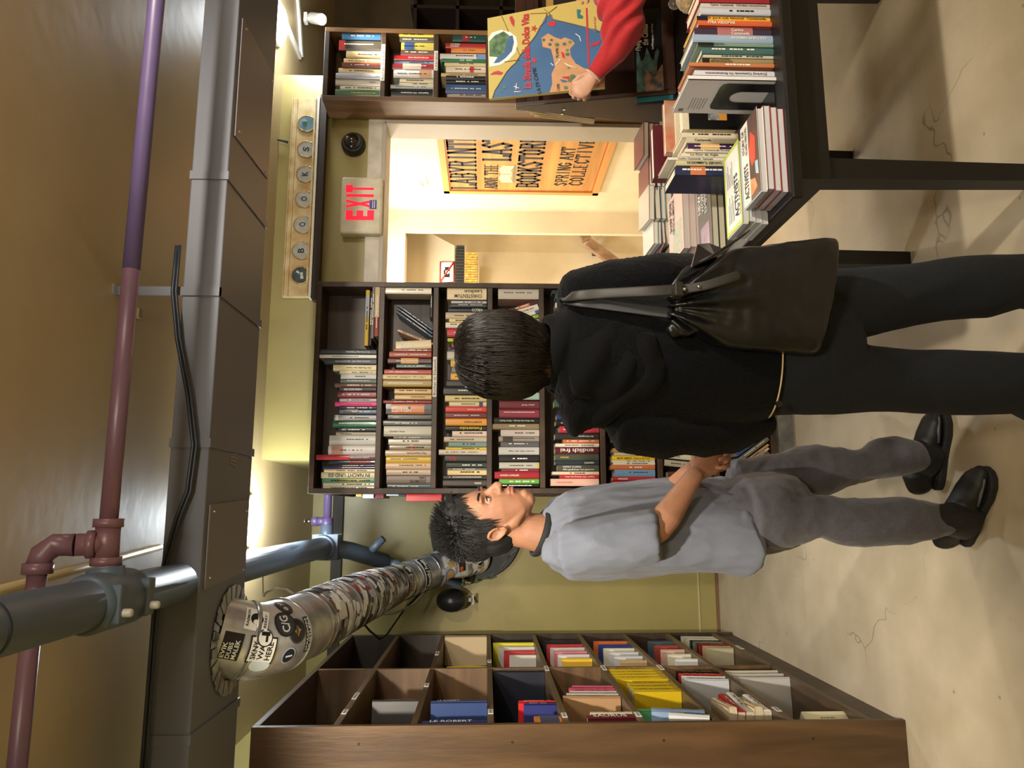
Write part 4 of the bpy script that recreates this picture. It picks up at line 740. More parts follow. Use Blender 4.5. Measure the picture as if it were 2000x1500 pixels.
def serif(mb, txt, y0, y1, z0, z1, weight=.028):
    """condensed slab-serif lettering on the wall plane, running from y0 (far) to y1 (near)"""
    n = len(txt); adv = (y0-y1)/n; x = XS-.0135
    def P(u_, v_): return (x, yy-u_*adv*.82, z0+(z1-z0)*v_)
    L = {'L': [((.2, 0), (.2, 1)), ((.2, .02), (.95, .02)), ((.95, .02), (.95, .25))], 'A': [((.05, 0), (.5, 1)), ((.5, 1), (.95, 0)), ((.25, .35), (.75, .35))], 'B': [((.2, 0), (.2, 1)), ((.2, 1), (.75, .97)), ((.75, .97), (.85, .78)), ((.85, .78), (.7, .54)), ((.2, .52), (.7, .54)), ((.7, .54), (.92, .3)), ((.92, .3), (.78, .03)), ((.78, .03), (.2, 0))], 'Y': [((.05, 1), (.5, .5)), ((.95, 1), (.5, .5)), ((.5, .5), (.5, 0))], 'R': [((.2, 0), (.2, 1)), ((.2, 1), (.75, .97)), ((.75, .97), (.88, .75)), ((.88, .75), (.7, .52)), ((.2, .5), (.7, .52)), ((.6, .5), (.95, 0))], 'I': [((.5, 0), (.5, 1))], 'N': [((.15, 0), (.15, 1)), ((.15, 1), (.85, 0)), ((.85, 0), (.85, 1))], 'T': [((.5, 0), (.5, 1)), ((.05, 1), (.95, 1)), ((.05, 1), (.05, .8)), ((.95, 1), (.95, .8))], 'H': [((.15, 0), (.15, 1)), ((.85, 0), (.85, 1)), ((.15, .52), (.85, .52))], 'O': [((.5, 0), (.15, .2)), ((.15, .2), (.12, .8)), ((.12, .8), (.5, 1)), ((.5, 1), (.86, .8)), ((.86, .8), (.86, .2)), ((.86, .2), (.5, 0))], 'V': [((.05, 1), (.5, 0)), ((.5, 0), (.95, 1))], 'E': [((.2, 0), (.2, 1)), ((.2, 1), (.9, 1)), ((.2, .52), (.7, .52)), ((.2, 0), (.9, 0))], 'S': [((.88, .8), (.5, 1)), ((.5, 1), (.15, .78)), ((.15, .78), (.85, .3)), ((.85, .3), (.5, 0)), ((.5, 0), (.12, .2))], 'K': [((.2, 0), (.2, 1)), ((.2, .42), (.9, 1)), ((.42, .6), (.92, 0))], 'P': [((.2, 0), (.2, 1)), ((.2, 1), (.75, .97)), ((.75, .97), (.88, .72)), ((.88, .72), (.7, .48)), ((.7, .48), (.2, .46))], 'G': [((.88, .8), (.5, 1)), ((.5, 1), (.14, .75)), ((.14, .75), (.14, .25)), ((.14, .25), (.5, 0)), ((.5, 0), (.88, .15)), ((.88, .15), (.88, .45)), ((.88, .45), (.55, .45))], 'C': [((.88, .8), (.5, 1)), ((.5, 1), (.14, .75)), ((.14, .75), (.14, .25)), ((.14, .25), (.5, 0)), ((.5, 0), (.88, .2))]}
    feet = 'ABHIKLNPRTVY'
    for i, ch in enumerate(txt):
        yy = y0-adv*i
        if ch == ' ': continue
        for (a_, b_) in L[ch]:
            A = V(P(*a_)); B = V(P(*b_)); d_ = (B-A); l_ = d_.length; d_.normalize(); nn = V((0, -d_.z, d_.y)); ww = weight*(1 if abs(d_.z) > .5 else .55)/2
            e_ = d_*ww*.6; mb.add([A-nn*ww-e_, B-nn*ww+e_, B+nn*ww+e_, A+nn*ww-e_], [(0, 1, 2, 3)], 0)
            if serif.on and ch in feet:
                for q, vv in ((A, a_[1]), (B, b_[1])):
                    if vv in (0, 1) and abs(d_.z) > .5: mb.add([q+V((0, -adv*.2, -.004)), q+V((0, adv*.2, -.004)), q+V((0, adv*.2, .004)), q+V((0, -adv*.2, .004))], [(0, 1, 2, 3)], 0)
def wz(px, py=320): return hx(px, py).z
def wy(py): return hx(1000, py).y
m = MB(); serif.on = True
serif(m, 'LABYRINTH', wy(367), wy(367)-(wy(367)-wy(272))*9/8, wz(929), wz(878), .024)
serif(m, 'ABOVE', wy(365), wy(342), wz(972), wz(947), .012); serif(m, 'THE', wy(339), wy(317), wz(972), wz(947), .012)
serif(m, 'LAST', wy(311), wy(311)-(wy(311)-wy(273))*4/3, wz(996), wz(944), .026)
serif(m, 'BOOKSTORE', wy(362), wy(362)-(wy(362)-wy(274))*9/8, wz(1057), wz(1013), .024)
serif.on = False; serif(m, 'SPRING', wy(358), wy(312), wz(1115), wz(1091), .014); serif(m, 'ART', wy(307), wy(281), wz(1115), wz(1091), .014)
serif(m, 'COLLECTIVE', wy(357), wy(357)-(wy(357)-wy(275))*10/9, wz(1147), wz(1121), .014)
build('lettering', m, DK, sg)
m = MB(); yc = wy(337); z_ = wz(990)
for sgn in (1, -1):
    m.add([(XS-.0136, yc, z_-.045), (XS-.0136, yc+sgn*.06, z_-.03), (XS-.0136, yc+sgn*.13, z_-.052), (XS-.0136, yc+sgn*.13, z_+.03), (XS-.0136, yc+sgn*.06, z_+.055), (XS-.0136, yc, z_+.035)], [(0, 1, 2, 3, 4, 5)], 0)
m.box((XS-.0142, yc-.003, z_-.045), (XS-.0138, yc+.003, z_+.035), 1); m.box((XS-.0135, yc-.135, z_-.062), (XS-.0130, yc+.135, z_-.045), 1)
build('book_picture', m, [mat((226, 206, 166), .6), mat((130, 120, 104), .6)], sg)
# pencilled paper
m = MB(); a_ = hx(820, 367); b_ = hx(848, 332); m.box((XR-.0015, b_.y, b_.z), (XR-.0002, a_.y, a_.z)); 
text(m, 'ART', (XR-.0022, a_.y-.02, (a_.z+b_.z)/2+.025), (0, -.10, .0), (0, 0, .03), 1, 0); text(m, 'Gallery', (XR-.0022, a_.y-.02, (a_.z+b_.z)/2-.015), (0, -.15, 0), (0, 0, .03), 1, 0); text(m, '<--', (XR-.0022, a_.y-.03, (a_.z+b_.z)/2-.045), (0, -.07, 0), (0, 0, .02), 1, 0)
build('paper_note', m, [mat((222, 210, 182), .7), mat((120, 116, 106), .7)], None, 'pencilled paper note ART Gallery with arrow above the plywood sign', 'note')
# no-photo sign
n0 = at(886, 552, Y=5.69); n1 = at(860, 512, Y=5.69); ns = thing('warning_sign', 'white no-camera sign with red border in the stair hall', 'sign', ((n0.x+n1.x)/2, 5.69, n0.z))
w_, h_ = n1.x-n0.x, n1.z-n0.z; m = MB(); m.box((n0.x, 5.685, n0.z), (n1.x, 5.699, n1.z)); m.box((n0.x+w_*.25, 5.683, n0.z+h_*.3), (n1.x-w_*.25, 5.6851, n1.z-h_*.35), 1); m.box((n0.x+w_*.4, 5.6829, n1.z-h_*.36), (n1.x-w_*.4, 5.6851, n1.z-h_*.26), 1); m.tube([((n0.x+n1.x)/2, 5.6825, n0.z+h_*.47), ((n0.x+n1.x)/2, 5.6835, n0.z+h_*.47)], w_*.1, 0, 16); build('plate', m, [WHITE, BLKTXT], ns)
RB = mat((196, 60, 52), .5); b4 = [(n0.x, n0.z), (n1.x, n0.z), (n1.x, n1.z), (n0.x, n1.z), (n0.x, n0.z)]
m = MB(); m.tube([(x, 5.683, z) for x, z in b4], .006, n=6); m.tube([(n0.x, 5.682, n1.z), (n1.x, 5.682, n0.z)], .006, n=6); build('red_border', m, RB, ns)
# shelf with black and golden items
for (x0_, x1_, c_, nm, lb, y0_, y1_) in ((890, 906, (40, 42, 40), 'black', 'row of black-bound ring binders on the hall ledge below the no-camera sign', 478, 560), (908, 932, (214, 170, 80), 'golden', 'row of golden patterned books on the hall ledge below the binders', 492, 560)):
    a_ = at(x1_, y1_, Y=5.6); b_ = at(x0_, y0_, Y=5.6); m = MB(); n = 14; w_ = (b_.x-a_.x)/n
    for k in range(n): m.box((a_.x+w_*k, 5.6, a_.z), (a_.x+w_*(k+.8), 5.75, b_.z-.006*(k % 2)))
    m.box((a_.x, 5.61, a_.z-.012), (b_.x, 6.198, a_.z-.001), 1); build('books', m, [mat(c_, .5, noise_=.3, scale=40), CREAM], None, lb, 'books', kind='stuff')
# handrail
hr = thing('handrail', 'sloping wooden handrail with dark end on the hall wall', 'handrail', (1.9, 6.1, 1.0))
pa = at(1136, 446, Y=6.08); pb_ = at(1146, 470, Y=6.08); pc = at(1245, 545, Y=6.08); m = MB(); sq = .028
def barx(a_, b_, hh, mi): d_ = (b_-a_).normalized(); n_ = V((-d_.z, 0, d_.x))*hh; m.prism([a_-n_+V((0, -.03, 0)), a_+n_+V((0, -.03, 0)), b_+n_+V((0, -.03, 0)), b_-n_+V((0, -.03, 0))], (0, .06, 0), mi)
barx(pa, pb_, .042, 0); barx(pb_+(pb_-pa)*.15, pc, .042, 0); build('rail', m, mat((170, 140, 112), .4, kind='wood', col2=(140, 106, 80)), hr, bevel=.004)
m = MB(); barx(pa+(pa-pb_)*.22, pa, .044, 0); m.box((pb_.x-.1, 6.08, pb_.z-.10), (pb_.x-.06, 6.199, pb_.z-.06)); build('end_cap', m, mat((50, 42, 38), .4), hr, bevel=.004)
m = MB(); a_ = at(756, 556, Y=5.6); b_ = at(768, 452, Y=5.6); m.box((a_.x, 5.59, b_.z), (b_.x, 5.62, a_.z)); m.box((a_.x, 5.58, b_.z-.03), (b_.x+.03, 5.60, b_.z)); struct('trim_4', m, mat((222, 206, 150), .5))
# cakes of paper plates low in the hall
# ================= TABLES
def table(name, label, x0, x1, y0, y1, zt_, legs):
    t = thing(name, label, 'table', ((x0+x1)/2, (y0+y1)/2, 0))
    build('tabletop', MB().box((x0, y0, zt_-.032), (x1, y1, zt_)), TABLEM, t, bevel=.006)
    m = MB(); m.box((x0+.075, y0+.05, zt_-.13), (x1-.075, y0+.07, zt_-.0325)); m.box((x0+.075, y1-.22, zt_-.13), (x1-.075, y1-.2, zt_-.0325)); m.box((x0+.075, y0+.07, zt_-.13), (x0+.095, y1-.22, zt_-.0325)); m.box((x1-.095, y0+.07, zt_-.13), (x1-.075, y1-.22, zt_-.0325)); build('apron', m, TABLEM, t)
    for (lx_, ly_) in legs:
        m = MB(); m.add([(lx_-.03, ly_-.035, zt_-.131), (lx_+.03, ly_-.035, zt_-.131), (lx_+.03, ly_+.035, zt_-.131), (lx_-.03, ly_+.035, zt_-.131), (lx_-.024, ly_-.028, 0), (lx_+.024, ly_-.028, 0), (lx_+.024, ly_+.028, 0), (lx_-.024, ly_+.028, 0)], [(0, 1, 2, 3), (4, 7, 6, 5), (0, 4, 5, 1), (1, 5, 6, 2), (2, 6, 7, 3), (3, 7, 4, 0)], 0); build('leg', m, TABLEM, t)
ZT = .765
table('display_table', 'black display table in the foreground covered with books and stacks', .787, 2.07, 1.751, 2.77, ZT, ((.90, 1.85), (2.00, 1.85), (.90, 2.54), (2.00, 2.54)))
table('display_table', 'black table behind the front one carrying the book rack and flat stacks', 1.08, 2.75, 2.79, 3.38, ZT, ((1.47, 2.88), (2.66, 2.88), (1.52, 3.15), (2.66, 3.15)))
m = MB(); m.ball((.80, 1.757, ZT-.018), (.008, .006, .014)); build('worn_corner', m, mat((150, 116, 76), .6), bpy.data.objects['display_table'])
GT = 'stacked art books on the front table'
for k in range(4):
    for s_, (x0_, y0_, ww, dd, cc, nm) in enumerate(((.815, 1.77, .235, .125, (150, 60, 50), 'front'), (.785, 1.915, .25, .13, (206, 210, 196), 'second'))):
        z = ZT+.0005+.0182*k; jx = .004*((k*7) % 3-1); m = MB(); root = thing('art_book', f'{ORD[k]} book from the bottom of the {nm} stack at the table corner', 'book', (x0_+ww/2, y0_+dd/2, z), GT)
        m.box((x0_+jx, y0_+.002, z+.0012), (x0_+ww+jx-.001, y0_+dd, z+.0165)); build('page_block', m, mat((196, 198, 208), .7), root)
        top = k == 3
        if not top: m = MB(); m.box((x0_+jx, y0_, z+.0166), (x0_+ww+jx, y0_+dd, z+.0178)); m.box((x0_+jx, y0_, z), (x0_+ww+jx, y0_+dd, z+.0011)); build('cover', m, mat(cc, .35), root)
        elif s_ == 0:
            m = MB(); zz = z+.0166; m.box((x0_, y0_, zz), (x0_+ww, y0_+dd, zz+.0012)); m.box((x0_, y0_, z), (x0_+ww, y0_+dd, z+.0011))
            e = zz+.0014
            m.add([(x0_, y0_, e), (x0_+ww, y0_, e), (x0_+ww, y0_+.07, e), (x0_, y0_+.07, e)], [(0, 1, 2, 3)], 1)
            e += .0004
            m.add([(x0_+.10, y0_+.025, e), (x0_+.16, y0_+.02, e), (x0_+.19, y0_+.05, e), (x0_+.13, y0_+.07, e), (x0_+.09, y0_+.05, e)], [(0, 1, 2, 3, 4)], 2)
            m.add([(x0_+.05, y0_+.008, e), (x0_+.09, y0_+.01, e), (x0_+.095, y0_+.03, e), (x0_+.06, y0_+.028, e)], [(0, 1, 2, 3)], 3)
            m.add([(x0_+.02, y0_+.02, e), (x0_+.05, y0_+.035, e), (x0_+.06, y0_+.068, e), (x0_+.01, y0_+.07, e)], [(0, 1, 2, 3)], 4)
            text(m, 'STORY OF', (x0_+.15, y0_+.098, e), (.07, 0, 0), (0, .016, 0), 5); text(m, 'ROAD HEROES', (x0_+.14, y0_+.078, e), (.08, 0, 0), (0, .014, 0), 5); text(m, 'ACTIVISTS', (x0_+.015, y0_+.08, e), (.10, 0, 0), (0, .03, 0), 5)
            build('cover', m, [WHITE, mat((96, 48, 40), .3, col2=(60, 52, 50), scale=30), mat((226, 70, 40), .4), mat((170, 206, 220), .4), mat((236, 160, 110), .4, col2=(220, 120, 60), scale=40), BLKTXT], root)
        else:
            m = MB(); zz = z+.0166; m.box((x0_, y0_, zz), (x0_+ww, y0_+dd, zz+.0012)); m.box((x0_, y0_, z), (x0_+ww, y0_+dd, z+.0011)); e = zz+.0014
            m.add([(x0_+.012, y0_+.006, e), (x0_+ww-.012, y0_+.006, e), (x0_+ww-.012, y0_+dd-.012, e), (x0_+.012, y0_+dd-.012, e)], [(0, 1, 2, 3)], 1); e += .0004
            text(m, 'ACTIVISTS', (x0_+.03, y0_+.02, e), (.13, 0, 0), (0, .03, 0), 2, .02); text(m, 'OUR STUDIO', (x0_+.03, y0_+.008, e), (.10, 0, 0), (0, .008, 0), 2)
            for q in range(5): m.box((x0_+.03, y0_+.06+.010*q, e-.0002), (x0_+.09+.02*(q % 2), y0_+.062+.010*q, e+.0002), 2); m.box((x0_+.14, y0_+.06+.011*q, e-.0002), (x0_+.21-.015*(q % 3), y0_+.062+.011*q, e+.0002), 2)
            build('cover', m, [mat((190, 206, 72), .4), mat((232, 232, 226), .4), BLKTXT], root)
def topcover(x0_, x1_, y0_, y1_, z, n, th, pc, cc, lbl, tx, grp, tcol=5, pics=()):
    for k in range(n):
        zz = z+.0005+th*k; j = .006*((k*5) % 3-1); root = thing('art_book', f'{ORD[n-1-k]} book from the top of {lbl}' if k < n-1 else f'top book of {lbl}', 'book', ((x0_+x1_)/2, (y0_+y1_)/2, zz), grp)
        m = MB(); m.box((x0_+j, y0_+.002, zz+.001), (x1_+j-.001, y1_, zz+th-.0025)); build('page_block', m, mat(pc, .7), root)
        m = MB(); m.box((x0_+j, y0_, zz+th-.0024), (x1_+j, y1_, zz+th-.0008)); m.box((x0_+j, y0_, zz), (x1_+j, y1_, zz+.0009)); e = zz+th-.0004
        if k == n-1:
            for i, (l_, hgt, yo, xo_, wd) in enumerate(tx): text(m, l_, (x0_+j+xo_, y0_+yo, e), (wd, 0, 0), (0, hgt, 0), 1, .02)
            for (a_, b_, c_, d_, mi) in pics: m.box((x0_+a_, y0_+b_, e-.0004), (x0_+c_, y0_+d_, e), mi)
        build('cover', m, [mat(cc, .4), BLKTXT if tcol == 5 else WHTTXT, mat((150, 170, 168), .5, col2=(206, 190, 150), scale=60, noise_=.4), mat((206, 170, 190), .5, noise_=.3)], root)
topcover(.84, 1.10, 2.27, 2.42, ZT, 2, .022, (206, 200, 172), (44, 46, 58), 'the dark NEW WORLD EMPIRE stack', (('NEW', .03, .11, .16, .07), ('WORLD', .03, .075, .15, .10), ('EMPIRE', .03, .04, .14, .10)), 'stacked books with dark cover', 0, ((.02, .03, .11, .12, 3),))
topcover(.93, 1.185, 2.515, 2.72, ZT, 3, .0235, (196, 186, 182), (222, 184, 172), 'the pink crystal stack', (('SHARP SPEAR', .035, .15, .12, .125), ('CRYSTAL MIRROR', .03, .11, .10, .14)), 'stacked pink poetry books', 5, ((.01, .02, .13, .15, 2),))
# front row of spines
TB = 'front row on the table'
fr_ = [(-40, -22, 1370, (90, 60, 60)), (-21, 1, 1368, (150, 40, 50)), (2, 12, 1372, (196, 190, 184), 'Carlos Castaneda · Odrebna rzeczywistosc', 0, 'k'), (13, 26, 1371, (188, 194, 210), None), (27, 36, 1364, (236, 172, 52), 'Ur jord och himmel  Castaneda', 0, 'k', 0, ((.86, 1, 3),), (28, 30, 50)), (36, 39, 1366, (122, 122, 96)), (39, 49, 1366, (206, 96, 62), 'FYRA VISDOMAR', 0), (49, 66, 1360, (62, 50, 70), '_Carlos|_Castaneda', 0, 'w', 0, ((.28, .72, 3),), (170, 110, 110)), (66, 82, 1355, (150, 172, 200), '^CULTURAS HÍBRIDAS', 1), (83, 90, 1364, (120, 150, 136), '- YASNAYA -', 0, 'k', 0, ((.8, 1, 3),), (22, 34, 24)), (90, 104, 1373, (68, 104, 104)), (104, 110, 1376, (190, 192, 176)), (110, 120, 1374, (152, 136, 100), 'CARLOS CASTANEDA|MARTENS ANDRA RING', 0, 'k', 0, ((.9, 1, 3),), (34, 30, 26)), (120, 128, 1349, (192, 122, 82)), (134, 148, 1360, (206, 208, 222), '[Carlos] Castaneda Os Ensinamentos', 1, 'k')]
shelf(fr_, 1519, 1.80, TB, 'frame edge', 'books standing in the front row on the table', .15)
# white book face against black bookend (left side cover of the end book)
xw = at(1519, 149, Y=1.80).x
wb = thing('book', 'white book with printed back cover at the end of the table front row', 'book', (xw, 1.88, ZT)); zt2 = at(1338, 150, Y=1.83).z
m = MB(); m.box((xw-.012, 1.803, ZT+.001), (xw-.0025, 1.965, zt2-.003)); build('page_block', m, PAGES, wb)
m = MB(); m.box((xw-.0145, 1.80, ZT+.0005), (xw-.0125, 1.97, zt2)); m.box((xw-.0024, 1.80, ZT+.0005), (xw-.001, 1.97, zt2)); m.box((xw-.0145, 1.80, ZT+.0005), (xw-.001, 1.802, zt2))
for q in range(6): m.box((xw-.0149, 1.89, zt2-.04-.008*q), (xw-.0144, 1.95-.006*(q % 2), zt2-.038-.008*q), 1)
m.box((xw-.0149, 1.945, zt2-.012), (xw-.0144, 1.96, zt2-.026), 1)
build('cover', m, [mat((222, 222, 226), .4), mat((120, 120, 124), .5)], wb)
be = thing('bookend', 'black metal bookend holding the front row of spines', 'bookend', (xw-.02, 1.88, ZT)); xb = xw-.0165
m = MB(); K = 10; outer = [(1.815, ZT+.0005), (1.945, ZT+.0005), (1.945, ZT+.13)]+[(1.93+.015*math.cos(a), ZT+.13+.015*math.sin(a)) for a in [pi/2*k/4 for k in range(5)]]+[(1.83-.015*math.sin(a), ZT+.13+.015*math.cos(a)) for a in [pi/2*k/4 for k in range(5)]]
inn = [(1.85+.03*0, ZT+.0005)]
def arch(y0_, y1_, zz): 
    c_ = (y0_+y1_)/2; r_ = (y1_-y0_)/2; return [(y0_, ZT+.0006)]+[(c_-r_*math.cos(pi*k/12), zz+r_*math.sin(pi*k/12)) for k in range(13)]+[(y1_, ZT+.0006)]
ar = arch(1.852, 1.908, ZT+.075)
poly = [(1.815, ZT+.0005)]+ar+[(1.945, ZT+.0005), (1.945, ZT+.125), (1.94, ZT+.14), (1.925, ZT+.145), (1.835, ZT+.145), (1.82, ZT+.14), (1.815, ZT+.125)]
m.prism([(xb, y, z) for y, z in poly], (.0015, 0, 0)); m.box((xb-.10, 1.815, ZT+.0005), (xb, 1.945, ZT+.002)); build('plate', m, mat((16, 16, 18), .22, coat=.4), be)
# second row
sr = [(258, 268, 1334, (222, 212, 188)), (268, 279, 1342, (206, 196, 170), 'Castaneda', 0, 'k'), (279, 290, 1345, (70, 40, 80), None, 0, 'w', 0, ((.5, .8, 3),), (226, 180, 110)), (290, 297, 1340, (232, 226, 210), 'Carlos Castaneda Druhý kruh', 0, 'k'), (297, 305, 1334, (228, 218, 192), 'Le Don de Aigle', 0, 'k'), (306, 312, 1306, (226, 222, 208), 'Carlos Castaneda  Szamani', 0, 'k'), (313, 323, 1322, (206, 196, 156), 'INTEGRAL OF GARNIER FLAMMARION', 1, 'k'), (324, 341, 1320, (40, 50, 84), None, 0, 'y', 0, ((.6, .8, 3),), (206, 120, 80))]
shelf(sr, 1470, 2.10, 'second row on the table', 'bookend side', 'books standing in the second row on the table', .15)
x1_ = at(1400, 206, Y=2.09).x; x0_ = at(1400, 244, Y=2.09).x
bb_ = thing('book', 'black covered book propped facing out behind the bookend', 'book', (x0_, 2.1, ZT)); zz = at(1338, 225, Y=2.09).z
m = MB(); m.box((x0_, 2.12, ZT+.0005), (x1_+.08, 2.15, zz)); build('page_block', m, PAGES, bb_)
m = MB(); m.box((x0_, 2.115, ZT+.0005), (x1_+.08, 2.119, zz-.02)); m.box((x0_+.03, 2.1145, ZT+.03), (x1_+.02, 2.1149, ZT+.055), 1); m.box((x0_+.03, 2.1145, ZT+.055), (x1_+.02, 2.1149, ZT+.09), 2); build('cover', m, [mat((14, 14, 16), .3), mat((214, 150, 60), .4), mat((170, 170, 172), .5, noise_=.5, scale=60)], bb_)
for (px0, pyA, pyB, Y_, th2, cc, lb, tx) in ((1301, 196, 297, 2.42, .03, (206, 170, 146), 'book with a skin-toned draped cover standing behind the table rows', None), (1322, 213, 302, 2.36, .012, (222, 210, 182), 'cream book with large dark MARTIN lettering standing behind the table rows', 'Martin G')):
    a_ = at(px0, pyB, Y=Y_); b_ = at(px0, pyA, Y=Y_); bk = thing('book', lb, 'book', (a_.x, Y_, ZT)); m = MB(); m.box((a_.x+.003, Y_+.004, ZT+.0005), (b_.x-.003, Y_+th2, a_.z-.003)); build('page_block', m, PAGES, bk)
    m = MB(); m.box((a_.x, Y_, ZT+.0005), (b_.x, Y_+.0035, a_.z)); m.box((a_.x, Y_+th2+.0005, ZT+.0005), (b_.x, Y_+th2+.002, a_.z))
    if tx: text(m, tx, (a_.x+.01, Y_-.001, a_.z-.045), ((b_.x-a_.x)*1.0, 0, 0), (0, 0, .034), 1, .01)
    build('cover', m, [mat(cc, .45, col2=(190, 110, 76) if not tx else (214, 200, 170), scale=12), BLKTXT], bk)
a_ = at(1278, 344, Y=2.50); b_ = at(1278, 244, Y=2.50); bk = thing('book', 'large maroon volume standing upright at the back of the front table', 'book', (a_.x, 2.5, ZT)); m = MB(); m.box((a_.x+.004, 2.507, ZT+.0005), (b_.x-.004, 2.545, a_.z-.004)); build('page_block', m, mat((236, 228, 206), .7), bk)
m = MB(); m.box((a_.x, 2.50, ZT+.0005), (b_.x, 2.506, a_.z)); m.box((a_.x, 2.546, ZT+.0005), (b_.x, 2.552, a_.z)); m.box((a_.x-.004, 2.502, ZT+.0005), (a_.x, 2.55, a_.z)); build('cover', m, mat((92, 30, 42), .4, bump=.1, bscale=200), bk)
# flat stacks on the rear table
specs = [(1.54, 2.86, [((100, 30, 46), .024), ((40, 48, 68), .02), ((210, 206, 190), .012), ((40, 48, 66), .022), ((104, 36, 48), .024), ((110, 40, 50), .024)], 'stack beside the rack'), (1.37, 2.84, [((40, 40, 46), .02), ((96, 30, 44), .026), ((200, 196, 180), .018), ((40, 44, 60), .02), ((100, 32, 50), .03)], 'stack behind the maroon volume'), (1.24, 2.83, [((30, 36, 60), .024), ((180, 176, 160), .026), ((150, 180, 190), .02), ((26, 34, 66), .026), ((190, 186, 172), .024)], 'middle rear stack'), (1.145, 2.86, [((40, 42, 46), .03), ((190, 190, 186), .018), ((120, 60, 80), .016), ((130, 170, 190), .014), ((226, 224, 214), .02)], 'rear stack at the table corner')]
for si, (x, y, lst, lb) in enumerate(specs):
    z = ZT+.0005
    for k, (cc, th2) in enumerate(lst):
        yw = .25*math.sin(k*2.3+si); m = MB(); mx = M4.Translation((x, y, z)) @ M4.Rotation(yw*.5+.0, 4, 'Z') @ M4.Translation((-.07, .0, 0))
        m.box((0, .0, 0), (.145, .20, .0025), 0, mx); m.box((0, 0, th2-.0035), (.145, .20, th2-.001), 0, mx); m.box((.142, 0, .0026), (.145, .2, th2-.0036), 0, mx); m.box((.003, .003, .0026), (.1415, .197, th2-.0036), 1, mx)
        build('book', m, [cover(cc), mat((236, 230, 212), .7)], None, f'{cname(cc)} book lying {ORD[k]} from bottom in the {lb}', 'book', 'books lying flat on the rear table'); z += th2
# ================= SLOPED RACK
rk = thing('book_rack', 'dark stained sloping wooden display rack standing on the rear table', 'display rack', (2.1, 3.0, ZT))
xk0, xk1 = 1.70, 2.66; RW = mat((70, 46, 36), .4, kind='wood', col2=(48, 32, 28), scale=5, stretch=(.15, .15, 1))
prof = [(2.775, ZT+.001), (3.03, ZT+.001), (2.93, 1.43), (2.90, 1.43)]
for x in (xk0, xk1-.02): m = MB(); m.prism([(x, y, z) for y, z in prof], (.02, 0, 0)); build('side_panel', m, RW, rk, bevel=.003)
m = MB(); m.prism([(xk0+.02, 3.01, ZT+.001), (xk0+.02, 3.028, ZT+.001), (xk0+.02, 2.928, 1.43), (xk0+.02, 2.915, 1.43)], (xk1-xk0-.04, 0, 0)); build('back_panel', m, RW, rk)
for zz, yy in ((.776, 2.776), (1.13, 2.86), (1.34, 2.89)):
    m = MB(); m.box((xk0+.02, yy, zz-.01), (xk1-.02, 2.985 if zz < 1 else 2.95, zz+.008)); m.box((xk0+.02, yy, zz+.008), (xk1-.02, yy+.01, zz+.04)); build('ledge', m, RW, rk, bevel=.002)
m = MB()
for dz_ in (0, .035): m.tube([(xk0-.002, 2.93-.012, 1.22-0*dz_), (xk0+.001, 2.93-.012, 1.22)], .006, n=10, m=0) if dz_ == 0 else m.tube([(xk0-.002, 2.955, 1.225), (xk0+.001, 2.955, 1.225)], .006, n=10)
build('screws', m, CHROME, rk)
m = MB(); 
for k in range(4): m.prism([(xk0+.03, 3.05+.012*k, ZT+.3), (xk0+.03, 3.054+.012*k, ZT+.3), (xk0+.03, 2.975+.02*k, 1.40-.02*k), (xk0+.03, 2.971+.02*k, 1.40-.02*k)], (.3, 0, 0))
build('paper_sheets', m, mat((226, 208, 168), .7), None, 'sheaf of large cream papers behind the display rack', 'papers', kind='stuff')
# clouds book
cbk = thing('book', 'dark blue photograph book titled Flying Through the Clouds in the display rack', 'book', (1.95, 2.8, .87))
def tilt(x, s_, lift=0): z = .87+s_*.98; return V((x, 2.815+(s_)*.2-lift, z))
x0_, x1_, hh = 1.712, 1.965, .33
qx = [at(1245, 196, Y=2.80), at(1245, 15, Y=2.80)]; z_t = qx[0].z; x0_, x1_ = qx[0].x, qx[1].x
def ck(s_, t_, l_=0): return V((x0_+(x1_-x0_)*s_, 2.79+.03*t_-l_, ZT+.012+(z_t-ZT-.012)*t_))
m = MB(); m.prism([ck(0, 0), ck(1, 0), ck(1, 1), ck(0, 1)], (0, .018, 0)); l_ = .0005
CLM = mat((120, 176, 190), .35, col2=(30, 58, 78), scale=16, noise_=.5); CLP = mat((206, 170, 160), .4, col2=(54, 96, 114), scale=30)
q9 = [ck(0, .02, l_), ck(.5, .02, l_)]+[ck(.5+.07*math.sin(k*1.3)+.03*math.sin(k*3.1), .02+.94*k/16, l_) for k in range(1, 17)]+[ck(0, .98, l_)]; m.add(q9, [tuple(range(len(q9)))], 1)
q9 = [ck(.22+.15*math.cos(2*pi*k/24)*(1+.25*math.sin(5*k)), .42+.38*math.sin(2*pi*k/24)*(1+.2*math.cos(4*k)), .001) for k in range(24)]; m.add(q9, [tuple(range(24))], 2)
m.add([ck(0, 0, .0014), ck(.07, 0, .0014), ck(.07, 1, .0014), ck(0, 1, .0014)], [(0, 1, 2, 3)], 3)
m.add([ck(.40, .0, .0012), ck(.52, .05, .0012), ck(.56, .3, .0012), ck(.44, .38, .0012), ck(.3, .42, .0012), ck(.42, .2, .0012)], [(0, 1, 2, 3, 4, 5)], 4)
text(m, 'Flying Through the Clouds', ck(.065, .72, .002), ck(.065, .0, 0)-ck(.065, .72, 0), ck(.015, .7)-ck(.065, .7), 5, .01)
text(m, 'Flying Through', ck(.55, .80, .002), V((.13, 0, 0)), (0, 0, .028), 5, .02); text(m, 'the Clouds', ck(.6, .62, .002), V((.10, 0, 0)), (0, 0, .028), 5, .02); text(m, 'Surf Photography of Jim Rose', ck(.55, .46, .002), V((.12, 0, 0)), (0, 0, .012), 5, .01)
